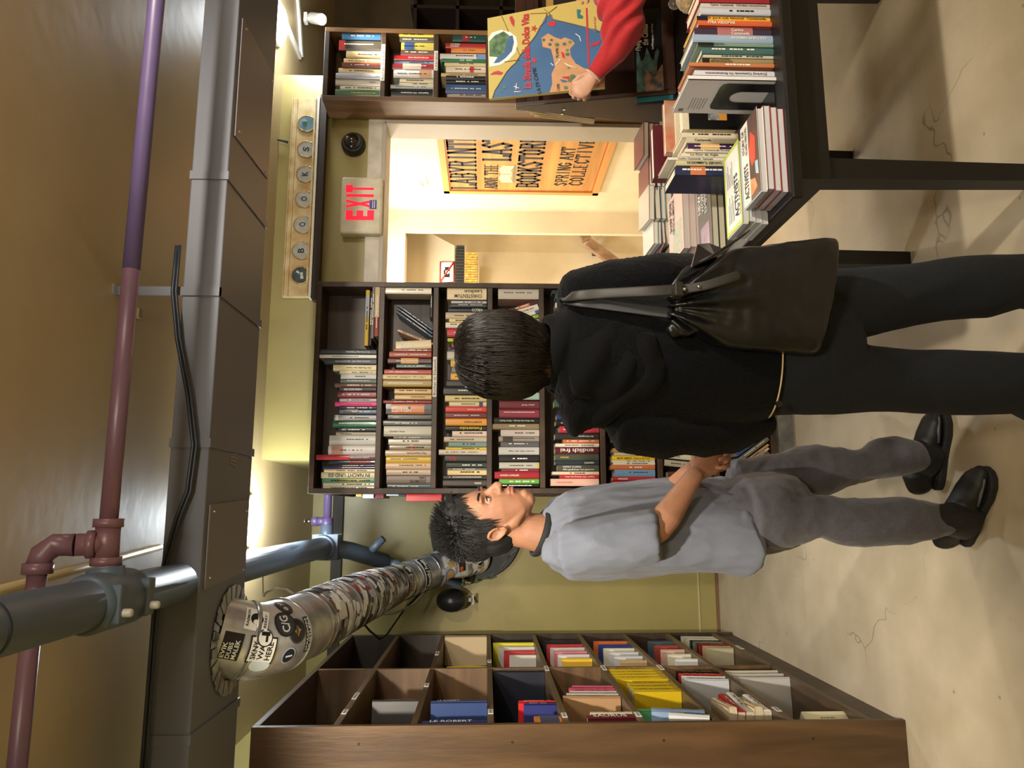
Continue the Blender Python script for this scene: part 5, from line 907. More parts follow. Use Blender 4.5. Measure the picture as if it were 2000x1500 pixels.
build('cover', m, [mat((16, 18, 24), .3), CLM, CLP, mat((40, 120, 136), .4), mat((14, 16, 22), .35), WHTTXT], cbk)
m = MB(); m.box((2.02, 2.83, 1.14), (2.3, 2.85, 1.30)); m.box((2.05, 2.829, 1.17), (2.27, 2.8305, 1.27), 1); build('book', m, [mat((186, 160, 84), .5), mat((40, 40, 42), .5)], None, 'mustard framed book on the middle ledge of the display rack', 'book')
# far dark bookcase at the room's right end
fx = 2.74
fc = thing('bookcase', 'dark bookcase in shadow beyond the narrow one, books on several levels', 'bookcase', (3.3, 4.9, 0))
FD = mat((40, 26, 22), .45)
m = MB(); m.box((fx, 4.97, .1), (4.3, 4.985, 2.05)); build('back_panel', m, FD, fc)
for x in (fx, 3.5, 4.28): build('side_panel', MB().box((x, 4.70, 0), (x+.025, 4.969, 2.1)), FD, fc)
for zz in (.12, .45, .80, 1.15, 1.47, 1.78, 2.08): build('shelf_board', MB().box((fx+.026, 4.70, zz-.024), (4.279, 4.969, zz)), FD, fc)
random.seed(3)
for zi, zz in enumerate((1.78, 1.47, 1.15)):
    x = fx+.05
    for k in range(9):
        t_ = random.uniform(.02, .04); h_ = random.uniform(.17, .25) if not (zi == 2 and k < 5) else .13+.012*k; cc = random.choice([(214, 196, 160), (190, 190, 186), (40, 60, 90), (226, 214, 190), (120, 60, 50), (60, 60, 62), (90, 150, 170), (210, 120, 60)])
        mkbook(M4.Translation((x+t_/2, 4.73, zz+.001)), t_*.97, .15, h_, cc, uniq(f'{cname(cc)} book, {ORD[k]} from left, {["upper", "middle", "lower"][zi]} level of dark far bookcase'), 'books in the dark far bookcase'); x += t_
# ================= MAP HELD BY THE PERSON IN RED
mp0 = at(955, 192, Y=2.40); mp1 = at(952, 36, Y=2.42); mp2 = at(1181, 170, Y=2.33); nrm = (mp1-mp0).cross(mp2-mp0).normalized()
if nrm.y > 0: nrm = -nrm
def mpp(cx, cy, l_=0):
    px = 940+cx/7.5; py = cy/7.5; d_ = F+R*((750-py)/FPX)+U*((1000-px)/FPX); o_ = V((0, 0, H)); t_ = (mp0-o_).dot(nrm)/d_.dot(nrm); return o_+d_*t_+nrm*l_
mb_ = thing('map_book', 'large illustrated map of Capri held up by the person in red', 'map', (1.55, 2.4, 1.1))
BL = mpp(1810, 1275); m = MB(); m.prism([mpp(112, 1448), mpp(90, 268), mpp(1765, -60), BL], -nrm*.012)
YM = mat((182, 166, 92), .5); BM = mat((54, 98, 146), .5, noise_=.08); OM = mat((190, 144, 104), .45, noise_=.06, scale=30); GM = mat((50, 84, 66), .5, col2=(96, 130, 84), scale=60); RM = mat((178, 40, 56), .5); ROPE = mat((130, 104, 50), .5); TM = mat((30, 110, 110), .5)
def pg(pts, mi, l_): m.add([mpp(x, y, l_) for x, y in pts], [tuple(range(len(pts)))], mi)
sea = [(165, 1440), (200, 1330), (370, 1060), (500, 930), (580, 800), (740, 600), (870, 380), (950, 230), (1000, 220), (1060, 290), (1400, 370), (1560, 410), (1680, 430), (1765, 470), (1800, 1275)]
pg(sea, 1, .0006)
land = [(880, 560), (980, 490), (1060, 540), (1170, 580), (1220, 550), (1330, 590), (1370, 640), (1300, 720), (1310, 820), (1380, 930), (1500, 1000), (1700, 1050), (1790, 1180), (1800, 1276), (1000, 1358), (1040, 1230), (1030, 1080), (1080, 980), (1050, 830), (1020, 720), (900, 690)]
pg(land, 2, .0012)
pg([(105, 560), (160, 480), (290, 440), (420, 470), (510, 540), (530, 640), (500, 770), (400, 880), (280, 950), (120, 980)], 6, .0008)
pg([(180, 930), (240, 840), (340, 770), (370, 620), (420, 530), (460, 520), (480, 620), (450, 750), (360, 850), (260, 920)], 1, .0014)
pg([(115, 610), (200, 520), (330, 460), (420, 530), (370, 620), (340, 770), (240, 840), (120, 830)], 3, .0012)
for (x, y, r_) in ((915, 590, 26), (1030, 590, 24), (1005, 655, 28), (1110, 660, 36), (1220, 650, 32), (1300, 620, 30), (1265, 800, 34), (1260, 740, 26), (1340, 1130, 48), (1300, 1180, 36), (1370, 1240, 34), (1240, 1290, 34), (1110, 840, 22), (1280, 1000, 20), (340, 1280, 24), (290, 1340, 22)): pg([(x+r_*math.cos(k*pi/5), y+r_*.8*math.sin(k*pi/5)) for k in range(10)], 3, .0018)
for poly in (((410, 260), (450, 235), (485, 300), (480, 400), (440, 350)), ((965, 355), (1010, 315), (1090, 320), (1080, 390), (1020, 395)), ((130, 1100), (180, 1060), (250, 1040), (325, 1070), (280, 1100), (220, 1090)), ((1590, 670), (1640, 640), (1760, 590), (1720, 660), (1610, 690)), ((1180, 1130), (1290, 1120), (1300, 1170), (1200, 1150)), ((1170, 760), (1210, 780), (1230, 860), (1190, 850))): pg(poly, 4, .002)
for (cx_, cy_, r_) in ((775, 420, 55), (775, 890, 55)): pg([(cx_+(r_ if k % 2 == 0 else r_*.4)*math.cos(k*pi/5), cy_+(r_ if k % 2 == 0 else r_*.4)*math.sin(k*pi/5)) for k in range(10)], 4, .002)
pg([(1400, 140), (1460, 150), (1440, 210), (1490, 240), (1480, 275), (1410, 270), (1400, 200)], 7, .002)
pg([(1530, 120), (1555, 120), (1590, 950), (1560, 950)], 4, .0016)
pg([(1160, 1165), (1240, 1180), (1270, 1205), (1200, 1210), (1165, 1190)], 1, .0022)
m.tube([mpp(x, y, .002) for x, y in ((165, 1440), (200, 1330), (240, 1270), (370, 1060), (440, 980), (500, 930), (580, 800), (740, 600), (800, 520), (870, 380), (940, 320), (960, 200))], .0016, 5, 5)
m.tube([mpp(x, y, .002) for x, y in ((985, 200), (1060, 290), (1150, 310), (1280, 340), (1400, 370), (1560, 410), (1680, 470), (1765, 470))], .0016, 5, 5)
for ln in (((300, 240), (400, 470)), ((720, 205), (960, 195)), ((915, 130), (1040, 240)), ((1110, 100), (990, 190)), ((520, 700), (570, 830)), ((340, 910), (560, 880))): m.tube([mpp(x, y, .002) for x, y in ln], .0012, 5, 4)
for ln in (((480, 1270), (560, 1300)), ((520, 1220), (510, 1320)), ((480, 1350), (590, 1350)), ((1080, 960), (1160, 890), (1130, 870)), ((1380, 500), (1440, 540), (1460, 610)), ((1220, 930), (1290, 970), (1400, 1000)), ((1020, 930), (1060, 970))): m.tube([mpp(x, y, .0022) for x, y in ln], .0018, 6, 4)
def mtext(s_, cx, cy, cx2, cy2, hx_, hy_, mi, bd=.02): o_ = mpp(cx, cy, .0024); text(m, s_, o_, mpp(cx2, cy2, .0024)-o_, mpp(cx+hx_, cy+hy_, .0024)-o_, mi, bd)
mtext('La Strada della Dolce Vita', 735, 1300, 700, 205, -120, 5, 4, .035)
mtext('LA DI CAPRI', 880, 1370, 800, 1000, -55, 6, 8, .015); mtext('CAPRI', 1135, 830, 1130, 710, -40, 0, 8, .01); mtext('CAPRI', 1155, 1335, 1150, 1235, -45, 0, 8, .01); mtext('isola di Capri', 1690, 430, 1680, 250, -40, 0, 4, .01)
build('cover', m, [YM, BM, OM, GM, RM, ROPE, mat((232, 230, 226), .5), TM, BLKTXT], mb_)
# ================= PEOPLE
SKIN = mat((164, 116, 88), .55, noise_=.10, scale=18, bump=.03, bscale=200); SKINL = mat((196, 148, 122), .5, noise_=.06, scale=18)
LIP = mat((164, 104, 88), .5); HAIRM = mat((9, 8, 8), .75, noise_=.3, scale=60); HAIRW = mat((26, 18, 15), .42, noise_=.35, scale=50)
def frame(fwd, pitch=0):
    f_ = V(fwd).normalized(); s_ = V((0, 0, 1)).cross(f_).normalized()  # s_: the figure's left
    f2 = (f_*math.cos(pitch)+V((0, 0, 1))*math.sin(pitch)); u2 = f2.cross(s_)
    return f2, s_, u2
def headmx(c, fwd, pitch=0, sc_=1.0):
    f2, s_, u2 = frame(fwd, pitch)
    return M4.Translation(V(c)) @ M4((f2, s_, u2)).transposed().to_4x4() @ M4.Scale(sc_, 4)
def add_head(mb, mx, neck_to=None, nr=.055):
    mb.ball((-.012, 0, .045), (.094, .074, .082), mx=mx, nu=24, nv=16)
    mb.tube([(.014, 0, .075), (.022, 0, .04), (.024, 0, .0), (.026, 0, -.03), (.032, 0, -.06), (.043, 0, -.088), (.052, 0, -.104)], [(.064, .066), (.069, .069), (.068, .066), (.064, .064), (.053, .058), (.038, .043), (.022, .024)], n=24, ref=(1, 0, 0), mx=mx, rnd=True)
    mb.tube([(.078, 0, .028), (.094, 0, .004), (.106, 0, -.018), (.104, 0, -.026)], [.007, .0085, .0115, .010], n=12, ref=(1, 0, 0), mx=mx, rnd=True)
    for s_ in (1, -1):
        mb.ball((.094, s_*.012, -.023), (.011, .008, .008), mx=mx, nu=10, nv=8)
        mb.ball((.079, s_*.030, .032), (.012, .024, .008), mx=mx, nu=12, nv=8)
        mb.tube([(-.004, s_*.052, -.03), (.006, s_*.046, -.056), (.034, s_*.028, -.084)], [.016, .018, .014], n=12, mx=mx, rnd=True)
        e = mx @ M4.Translation((-.006, s_*.077, -.004)) @ M4.Rotation(-.25, 4, 'Y') @ M4.Rotation(s_*.35, 4, 'Z')
        mb.tube([(.014, 0, .0), (.012, s_*.004, .018), (.0, s_*.006, .028), (-.014, s_*.006, .022), (-.019, s_*.006, .004), (-.012, s_*.004, -.014), (.002, 0, -.028), (.009, 0, -.024)], [.0048, .0052, .0052, .0052, .0052, .005, .0062, .005], n=10, mx=e, ref=(0, 1, 0), rnd=True)
        mb.ball((-.001, s_*-.004, 0), (.016, .006, .026), mx=e, nu=12, nv=8); mb.ball((.013, s_*.001, -.004), (.004, .005, .006), mx=e, nu=8, nv=6)
    mb.ball((.089, 0, -.050), (.008, .021, .0052), mx=mx, nu=14, nv=8); mb.ball((.087, 0, -.060), (.0085, .018, .006), mx=mx, nu=14, nv=8)
    mb.ball((.066, 0, -.094), (.016, .020, .014), mx=mx, nu=12, nv=8)
    if neck_to is not None:
        a = mx @ V((-.022, 0, -.005)); b = V(neck_to); mb.tube([a, a.lerp(b, .5), b], [nr*.98, nr, nr*1.15], n=24, rnd=True)
def lidm(mx, s_, par):
    r = .0131; c = V((.0725, s_*.030, .012)); m = MB(); n1 = 14
    for (e0, e1) in ((.20, 1.35), (-1.2, -.33)):
        vs = []
        for i in range(7):
            for j in range(n1+1):
                a = -1.45+2.9*j/n1; e = e0+(e1-e0)*i/6; e = e*(1 if e0 < 0 else 1)
                if i == 0 and e0 > 0: e = .30*math.cos(a)**.7-.12
                if i == 6 and e0 < 0: e = -.12-.25*math.cos(a)**.7
                vs.append(c+V((r*math.cos(e)*math.cos(a), r*1.05*math.cos(e)*math.sin(a), r*math.sin(e))))
        m.add(vs, [(i*(n1+1)+j, i*(n1+1)+j+1, (i+1)*(n1+1)+j+1, (i+1)*(n1+1)+j) for i in range(6) for j in range(n1)], 0, True, mx)
    build('eyelid', m, SKIN, par)
def eyes(mx, par):
    W = mat((176, 166, 156), .3); K = mat((26, 16, 12), .15)
    for s_ in (1, -1):
        m = MB(); m.ball((.0725, s_*.030, .012), .0122, 0, 18, 14, mx=mx); m.ball((.0802, s_*.0298, .0122), (.0056, .0066, .0066), 1, 14, 10, mx=mx); build('eye', m, [W, K], par)
        lidm(mx, s_, par)
        m = MB(); pts = [(.0725+.0128*math.cos(a)*math.cos(.3)+.0010, s_*.030+.0135*math.sin(a), .012+.0122*.34*math.cos(a*.95)) for a in [-1.2, -.8, -.4, 0, .4, .8, 1.2]]
        m.tube(pts, [.001, .0017, .002, .002, .002, .0017, .001], n=6, mx=mx); build('eyelashes', m, HAIRM, par)
        m = MB(); pts = [(.0905-.30*abs(y_-.02)**1.12, s_*y_, .036+.004*math.sin((y_-.012)*50)) for y_ in (.012, .02, .028, .036, .044, .050)]
        m.tube(pts, [(.003, .0034), (.003, .005), (.003, .005), (.003, .0044), (.003, .003), (.001, .001)], n=8, mx=mx, ref=(1, 0, 0)); build('eyebrow', m, HAIRM, par)
def facefn(mx):
    inv = mx.inverted(); R3 = mx.to_3x3()
    def fn(p, n):
        q = inv @ p
        if abs(q.x) > .2 or abs(q.z) > .16: return p
        d = V()
        for s_ in (1, -1):
            r2 = ((q.y-s_*.030)/.017)**2+((q.z-.012)/.0085)**2
            if q.x > .05 and r2 < 6: d.x -= .0085*math.exp(-r2)
            if q.x > .05:
                d.x -= .002*math.exp(-((q.y-s_*.030)/.020)**2-((q.z-.0215)/.002)**2)   # lid crease
            # ear bowl
            e = V((-.002, s_*.084, -.004)); r2 = ((q.x-e.x)/.009)**2+((q.z-e.z)/.014)**2
            if abs(q.y-e.y) < .016 and r2 < 5: d.y -= s_*.0065*math.exp(-r2)
        if q.x > .07: d.x -= .0045*math.exp(-((q.z+.0555)/.0018)**2-(q.y/.022)**4)      # mouth line
        if q.x > .07: d.x -= .002*math.exp(-((q.z+.071)/.006)**2-(q.y/.014)**2)
        return p+R3 @ d
    return fn
def lipmat(mx):
    inv = mx.inverted()
    def f_(c):
        q = inv @ c
        return 1 if (q.x > .078 and abs(q.y) < .021*(1-((q.z+.0555)/.02)**2) and -.0655 < q.z < -.0465+abs(q.y)*-.05) else 0
    return f_
def hand(mb, w, d, s, n, curl=(.5, .6, .5), spread=.0, thumb=None, sc_=1.0, lens=(1, 1.08, 1.0, .8)):
    """w wrist, d towards knuckles, s towards the thumb side, n palm side (curl direction)"""
    w = V(w); d = V(d).normalized(); n = (V(n)-d*V(n).dot(d)).normalized(); s_ = d.cross(n).normalized()
    if s_.dot(V(s)) < 0: s_ = -s_
    k = sc_
    mb.tube([w-d*.02*k, w+d*.015*k, w+d*.05*k, w+d*.085*k], [(.024*k, .018*k), (.028*k, .017*k), (.038*k, .015*k), (.038*k, .013*k)], n=18, ref=n, rnd=True)
    for i in range(4):
        off = (.030-.0205*i)*k; b = w+d*(.083-.004*abs(i-1))*k+s_*off; dr = (d+s_*(.06*(1.5-i)*spread)).normalized(); pts = [b-dr*.015*k, b]; an = 0; L_ = [.043*lens[i]*k, .026*lens[i]*k, .021*lens[i]*k]
        for j in range(3):
            an += curl[j]*(1+.12*(i-1)); v_ = dr*math.cos(an)+n*math.sin(an); pts.append(pts[-1]+v_*L_[j]*.5); pts.append(pts[-1]+v_*L_[j]*.5)
        mb.tube(pts, [.0088*k, .0088*k]+[.0086*k, .0080*k, .0080*k, .0074*k, .0072*k, .006*k], n=12, ref='par' if False else s_, rnd=True)
    b = w+d*.022*k+s_*.022*k; t_ = thumb or (d*.75+s_*.6+n*.35); t_ = V(t_).normalized()
    mb.tube([w+d*.008*k+s_*.008*k, b+t_*.012*k, b+t_*.034*k, b+(t_*.8+d*.3+n*.2).normalized()*.064*k], [.014*k, .0135*k, .0105*k, .0075*k], n=12, ref=n, rnd=True)
def folds(amp, fz=2.2, fx=7, seed=0):
    def fn(p, n):
        q = V((p.x*fx+seed, p.y*fx, p.z*fz+p.x*2)); a = 1-abs(noise.noise(q))*2; b = 1-abs(noise.noise(q*2.3+V((5, 3, 1))))*2
        return p+n*amp*(a*.7+b*.3-.3)
    return fn
def rg(px, y0, y1, Y, dep=None, k=1.0):
    """centre and radii of a horizontal section seen between two image rows"""
    a = at(px, y0, Y=Y); b = at(px, y1, Y=Y); hw = abs(a.x-b.x)/2*k
    return (a+b)/2, (hw, dep if dep else hw*.95)
# ---------- young man in profile
fm = V((.92, -.39, 0)).normalized(); rm = V((fm.y, -fm.x, 0))   # his right, towards the camera
man = thing('person', 'young man in grey T-shirt and grey trousers standing in profile with hands clasped', 'person', (.08, 2.33, 0))
hc = at(967, 1013, Y=2.34); HM = headmx(hc, (.90, -.43, 0), .12, 1.07)
MT = [(1066, 1000, 1078, .075), (1082, 975, 1105, .155), (1108, 962, 1128, .195), (1150, 955, 1130, .205), (1220, 944, 1123, .20), (1290, 936, 1113, .195), (1360, 932, 1106, .195), (1432, 937, 1098, .205)]
def torso(k=1.0, upto=99):
    pts = []; rr2 = []
    for (px, a, b, L) in MT[:upto]:
        c, (W, _) = rg(px, a, b, 2.35); D = math.sqrt(max(.002, W*W-(.39*L)**2))/.92
        pts.append(c); rr2.append((L*k, D*k))
    return pts, rr2
S1 = at(1112, 1072, Y=2.185); E1 = at(1284, 1036, Y=2.13); W1 = at(1358, 926, Y=2.15)
S2 = at(1108, 1010, Y=2.52); E2 = at(1270, 1000, Y=2.50); W2 = at(1352, 916, Y=2.24)
bm = MB(); add_head(bm, HM, at(1075, 1045, Y=2.35), .056)
tp, tr_ = torso(.80); tr_[0] = (.05, .05); tr_[1] = (.10, .06); tr_[2] = (.15, .07); bm.tube(tp[:-1], tr_[:-1], n=28, ref=fm, rnd=True)
for (s_, e_, w_) in ((S1, E1, W1), (S2, E2, W2)):
    bm.tube([s_, s_.lerp(e_, .5), e_], [.046, .044, .038], n=18, rnd=True); bm.tube([e_, e_.lerp(w_, .25), e_.lerp(w_, .6), w_], [.038, .042, .034, .026], n=18, rnd=True)
hd1 = (at(1400, 893, Y=2.17)-W1).normalized()
hand(bm, W1, hd1, (0, 0, 1), V((.3, .9, -.1)), (.55, .9, .6), thumb=hd1*.6+V((.2, .5, .45)))
hd2 = (at(1400, 897, Y=2.20)-W2).normalized()
hand(bm, W2+hd2*.01, hd2, (0, -.2, 1), V((.2, -.95, -.2)), (.6, 1.0, .6), thumb=hd2*.7+V((.3, -.3, .4)))
NL = [(1500, 945, 1077), (1550, 955, 1060), (1600, 966, 1050), (1640, 972, 1058), (1680, 975, 1064), (1745, 972, 1060), (1790, 977, 1056), (1822, 984, 1048), (1846, 990, 1042), (1862, 994, 1036)]
FL = [(1470, 900, 1010), (1535, 885, 985), (1568, 875, 972), (1607, 873, 964), (1640, 874, 950), (1690, 876, 938), (1724, 860, 934), (1756, 851, 928), (1782, 858, 922), (1802, 866, 915)]
for lst, Y_ in ((NL, 2.27), (FL, 2.43)):
    p_ = [rg(a, b, c, Y_)[0] for a, b, c in lst]; bm.tube(p_[:-1], [.052+(.033-.052)*k/len(p_) for k in range(len(p_)-1)], n=18, rnd=True)
smoothmesh('body', bm, [SKIN, LIP], .0036, 4, facefn(HM), man, lipmat(HM))
eyes(HM, man)
# hair
def hairshell(name, mx, par, mt, big=1.0, cut=None, extra=()):
    m = MB(); m.ball((-.020, 0, .062), (.101*big, .082*big, .086*big), mx=mx, nu=28, nv=20); m.ball((-.035, 0, .01), (.078, .076, .078), mx=mx, nu=24, nv=16)
    for (c, r) in extra: m.ball(c, r, mx=mx, nu=16, nv=12)
    inv = mx.inverted(); ctr = mx @ V((-.01, 0, .03))
    def fn(p, n):
        q = inv @ p
        k = cut(q); a = noise.noise(V((q.x*60, q.y*60, q.z*18)))
        return p.lerp(ctr, .22*k)+n*(.004*a)*(1-k)
    return smoothmesh(name, m, [mt], .004, 3, fn, par)
def mancut(q):
    lim = .050+(q.z-.06)*1.0 if q.z > .055 else (.028 if q.z > .012 else (.014 if q.z > -.012 else -.030-(0-q.z)*.2))
    if q.z > .105: return 0
    if q.z < -.075: return 1
    k = max(0, min(1, (q.x-lim)/.010)); 
    return k
hs = hairshell('hair', HM, man, HAIRM, 1.02, mancut, [((.02, 0, .12), (.06, .055, .035)), ((-.03, 0, .125), (.065, .06, .03))])
random.seed(21); st = MB()
for k in range(2300):
    a = random.uniform(-pi, pi); e = random.uniform(-.15, 1.5)
    base = V((-.018+.100*math.cos(e)*math.cos(a), .081*math.cos(e)*math.sin(a), .065+.094*math.sin(e)))
    if base.x > .045 and base.z < .118: continue
    if base.z < .045 and base.x > -.01: continue
    out = V((math.cos(e)*math.cos(a), math.cos(e)*math.sin(a), math.sin(e))); top = max(0, min(1, (e-.35)/.5))
    side = (V((-.35, 0, -1))-out*V((-.35, 0, -1)).dot(out)).normalized()
    d = (out*(.25+.75*top)+side*(1-top)*1.1+V((.25*top, 0, .45*top))+V((random.gauss(0, .16), random.gauss(0, .16), random.gauss(0, .12)))).normalized(); l_ = random.uniform(.020, .046)*(.55+.45*top)
    st.tube([base-out*.003, base+(out*.35+d*.65)*l_*.5, base+d*l_+V((.003, 0, -.004*top))], [.0017, .0014, .0003], n=4, mx=HM, cap=False, ref=(0, 1, 0))
for k in range(90):   # fringe locks over the forehead and sideburn
    y_ = random.uniform(-.065, .065); b = V((.055-abs(y_)*.35, y_, .118-abs(y_)*.3)); l_ = random.uniform(.02, .05)
    st.tube([b, b+V((.024, -.006, -.010)), b+V((.030-abs(y_)*.25, -.016, -.012-l_))], [.0022, .0018, .0003], n=4, mx=HM, cap=False, ref=(0, 1, 0))
for k in range(120):
    s_ = random.choice((-1, -1, 1)); b = V((random.uniform(-.005, .034), s_*.074, random.uniform(.02, .07))); st.tube([b, b+V((.004, s_*.003, -.012)), b+V((.003, s_*.0, -.03-random.random()*.012))], [.0018, .0015, .0003], n=4, mx=HM, cap=False, ref=(0, 1, 0))
build('hair_strands', st, HAIRM, hs)
# T-shirt
SHIRT = mat((108, 114, 128), .85, noise_=.07, scale=500, sheen=.1, bump=.05, bscale=500); COLLAR = mat((20, 21, 24), .8); TROU = mat((82, 81, 90), .8, noise_=.08, scale=120, sheen=.2, bump=.05, bscale=400)
tm = MB(); tp, tr_ = torso(1.0); tm.tube(tp, tr_, n=40, ref=fm, rnd=False)
lo = tp[-1]; tm.tube([tp[-1]-V((0, 0, -.05)), tp[-1]-rm*.0-V((0, 0, .002))-fm*.02], [(.20, .13), (.20, .125)], n=32, ref=fm)
SE1 = at(1283, 1046, Y=2.135); tm.tube([S1+V((.0, .05, .012)), S1, S1.lerp(SE1, .45), SE1], [.070, .074, .070, .067], n=26, ref=(0, 1, 0))
SE2 = S2.lerp(E2, .9); tm.tube([S2+V((0, -.05, .012)), S2, SE2], [.07, .074, .068], n=26, ref=(0, 1, 0))
zh = at(1360, 1000, Y=2.35).z; xm_ = at(1400, 1010, Y=2.35).x
def shfn(p, n):
    p = folds(.007, 5.5, 15, 6)(folds(.016, 2.2, 6.0, 2)(p, n), n)
    if p.z < zh:
        k = min(1, (zh-p.z)/.09); bk = 1/(1+math.exp(((p.x-xm_)+.035)*60)); p = p+V((-.012*bk*k, 0, -.024*k*bk))
    return p
smoothmesh('t_shirt', tm, [SHIRT], .006, 5, shfn, man)
cl = MB(); cc = at(1057, 1040, Y=2.35); f3 = fm*math.cos(.35)-V((0, 0, 1))*math.sin(.35)
cl.tube([cc+f3*(.070*math.cos(a))+rm*(.078*math.sin(a))+V((0, 0, .0)) for a in [2*pi*k/28 for k in range(29)]], [(.007, .013)]*29, n=10, ref=(0, 0, 1), cap=False); build('collar', cl, COLLAR, man)
# trousers
tm = MB(); hp1 = [rg(1395, 950, 1085, 2.355, .15), rg(1430, 938, 1092, 2.355, .155), rg(1470, 928, 1086, 2.355, .16), rg(1520, 922, 1070, 2.355, .15)]
tm.tube([a for a, b in hp1], [(b[0], b[1]) for a, b in hp1], n=32, ref=(0, 1, 0), rnd=True)
for lst, Y_ in ((NL, 2.27), (FL, 2.43)):
    q_ = [rg(a, b, c, Y_) for a, b, c in lst]; tm.tube([q_[0][0]+V((0, 0, .06))]+[a for a, b in q_], [q_[0][1]]+[b for a, b in q_], n=28, ref=(0, 1, 0))
smoothmesh('trousers', tm, [TROU], .006, 6, lambda p, n: folds(.005, 12, 13, 3)(folds(.012, 4.5, 5.5, 9)(p, n), n), man)
# shoes
def shoe(hx_, tx_, ank, nm='shoe'):
    h = V((hx_.x, hx_.y, 0)); t = V((tx_.x, tx_.y, 0)); d = (t-h).normalized(); s_ = V((-d.y, d.x, 0)); L_ = (t-h).length
    m = MB(); ks = [(.0, .026, .048), (.12, .036, .056), (.3, .038, .052), (.5, .042, .042), (.7, .049, .034), (.88, .043, .026), (.98, .026, .018)]
    m.tube([h+d*(L_*a)+V((0, 0, .018+z)) for a, w_, z in ks], [(w_, z) for a, w_, z in ks], n=24, ref=(0, 0, 1), rnd=True)
    m.tube([(h+d*L_*.20).lerp(V((ank.x, ank.y, 0)), .7)+V((0, 0, .035)), V((ank.x, ank.y, .09)), V((ank.x, ank.y, .17))], [(.048, .064), (.047, .056), (.044, .046)], n=20, ref=d)
    up_ = smoothmesh(nm, m, [mat((22, 23, 27), .55, noise_=.3, scale=60)], .004, 4, None, man)
    sm2 = MB(); out = []
    for a, w_ in ((-.07, .012), (-.05, .028), (.03, .037), (.15, .041), (.35, .040), (.55, .046), (.72, .053), (.88, .048), (.98, .034), (1.03, .014)): out.append((h+d*(L_*a), w_))
    poly = [p+s_*w_ for p, w_ in out]+[p-s_*w_ for p, w_ in reversed(out)]
    sm2.prism([p+V((0, 0, .001)) for p in poly], (0, 0, .024)); build('sole', sm2, mat((30, 31, 34), .7), up_, bevel=.005)
    tr2 = MB(); tr2.tube([h+d*(L_*a)+s_*w_*sg_+V((0, 0, z)) for (a, w_, z, sg_) in ((.62, .046, .045, -1), (.78, .048, .05, -1), (.93, .032, .042, -1), (1.0, .0, .034, 1), (.93, .032, .042, 1), (.78, .048, .05, 1), (.62, .046, .045, 1))], [(.006, .004)]*7, n=8); build('toe_trim', tr2, mat((92, 94, 100), .6), up_)
    lc_ = MB()
    for i in range(5):
        a = .36+.075*i; z = .112-.018*i; lc_.tube([h+d*(L_*a)+s_*.026+V((0, 0, z-.014)), h+d*(L_*a)+V((0, 0, z)), h+d*(L_*(a+.02))-s_*.026+V((0, 0, z-.014))], .0028, n=6)
    b = h+d*L_*.33+V((0, 0, .125)); lc_.tube([b, b+s_*.02+V((0, 0, .02)), b+s_*.035+d*.02+V((0, 0, .006)), b]+[b-s_*.02+V((0, 0, .022)), b-s_*.036+d*.02, b], .0024, n=6); build('laces', lc_, BLACK, up_)
H1 = at(1890, 1052, Z=0); T1 = at(1932, 938, Z=0); d1 = (T1-H1).normalized(); shoe(H1-d1*.0, T1+d1*.035, rg(1862, 994, 1036, 2.27)[0])
H2 = at(1834, 946, Z=0); T2 = at(1846, 816, Z=0); d2 = (T2-H2).normalized(); shoe(H2+d2*.0, T2+d2*.02, rg(1802, 866, 915, 2.43)[0])
# ---------- woman seen from behind
YWm = 1.74
wo = thing('person', 'person with dark bobbed hair seen from behind in black sweater and charcoal trousers', 'person', (.33, YWm, 0))
KNIT = mat((13, 15, 20), .95, noise_=.35, scale=240, sheen=.06, bump=.5, bscale=320); KNITC = mat((15, 16, 18), .95, noise_=.12, scale=60, sheen=.03, bump=.06, bscale=300)
WT = mat((38, 42, 50), .85, noise_=.1, scale=140, sheen=.03)
fw = V((-.10, 1, 0)).normalized()
for m_ in (KNIT, KNITC, WT): m_.node_tree.nodes['Principled BSDF'].inputs['Specular IOR Level'].default_value = .12
whc = at(985, 694, Y=YWm+.0); WM = headmx(whc-V((0, -.025, .012)), (-.15, 1, 0), -.05, .93)
bw = MB(); add_head(bw, WM, at(1100, 696, Y=YWm), .050)
WTS = [(1085, 620, 772, .08), (1105, 590, 805, .09), (1130, 568, 830, .10), (1170, 560, 836, .112), (1240, 566, 838, .118), (1320, 568, 834, .118), (1400, 562, 828, .118), (1470, 558, 820, .12), (1496, 562, 816, .12)]
wp = [rg(a, b, c, YWm, d) for a, b, c, d in WTS]
bw.tube([a for a, b in wp[2:]], [(b[0]*.78, b[1]*.78) for a, b in wp[2:]], n=28, ref=(0, 1, 0))
RA = [at(1128, 574, Y=YWm), at(1200, 553, Y=YWm-.01), at(1290, 537, Y=YWm-.01), at(1345, 535, Y=YWm+.05), at(1380, 560, Y=YWm+.16), at(1395, 600, Y=YWm+.26)]
LA = [at(1134, 812, Y=YWm), at(1215, 836, Y=YWm-.01), at(1300, 847, Y=YWm-.01), at(1370, 848, Y=YWm+.02), at(1430, 842, Y=YWm+.05), at(1490, 826, Y=YWm+.08)]
bw.tube(RA, [.045, .043, .04, .038, .032, .026], n=18, rnd=True); bw.tube(LA, [.045, .043, .04, .038, .032, .026], n=18, rnd=True)
hand(bw, RA[-1], (RA[-1]-RA[-2]), (0, 0, 1), (-.3, .5, -.6), (.6, .7, .5), sc_=.92); 
hw_ = LA[-1]+V((.0, .0, .0)); hand(bw, hw_+V((.02, .03, .02)), V((.55, .6, .25)), (-1, 0, .3), (.5, -.1, -.6), (.9, 1.1, .6), sc_=.8)
RL = [(1560, 532, 690), (1625, 525, 672), (1690, 521, 652), (1769, 518, 634), (1840, 510, 624), (1923, 504, 618), (2000, 502, 600)]
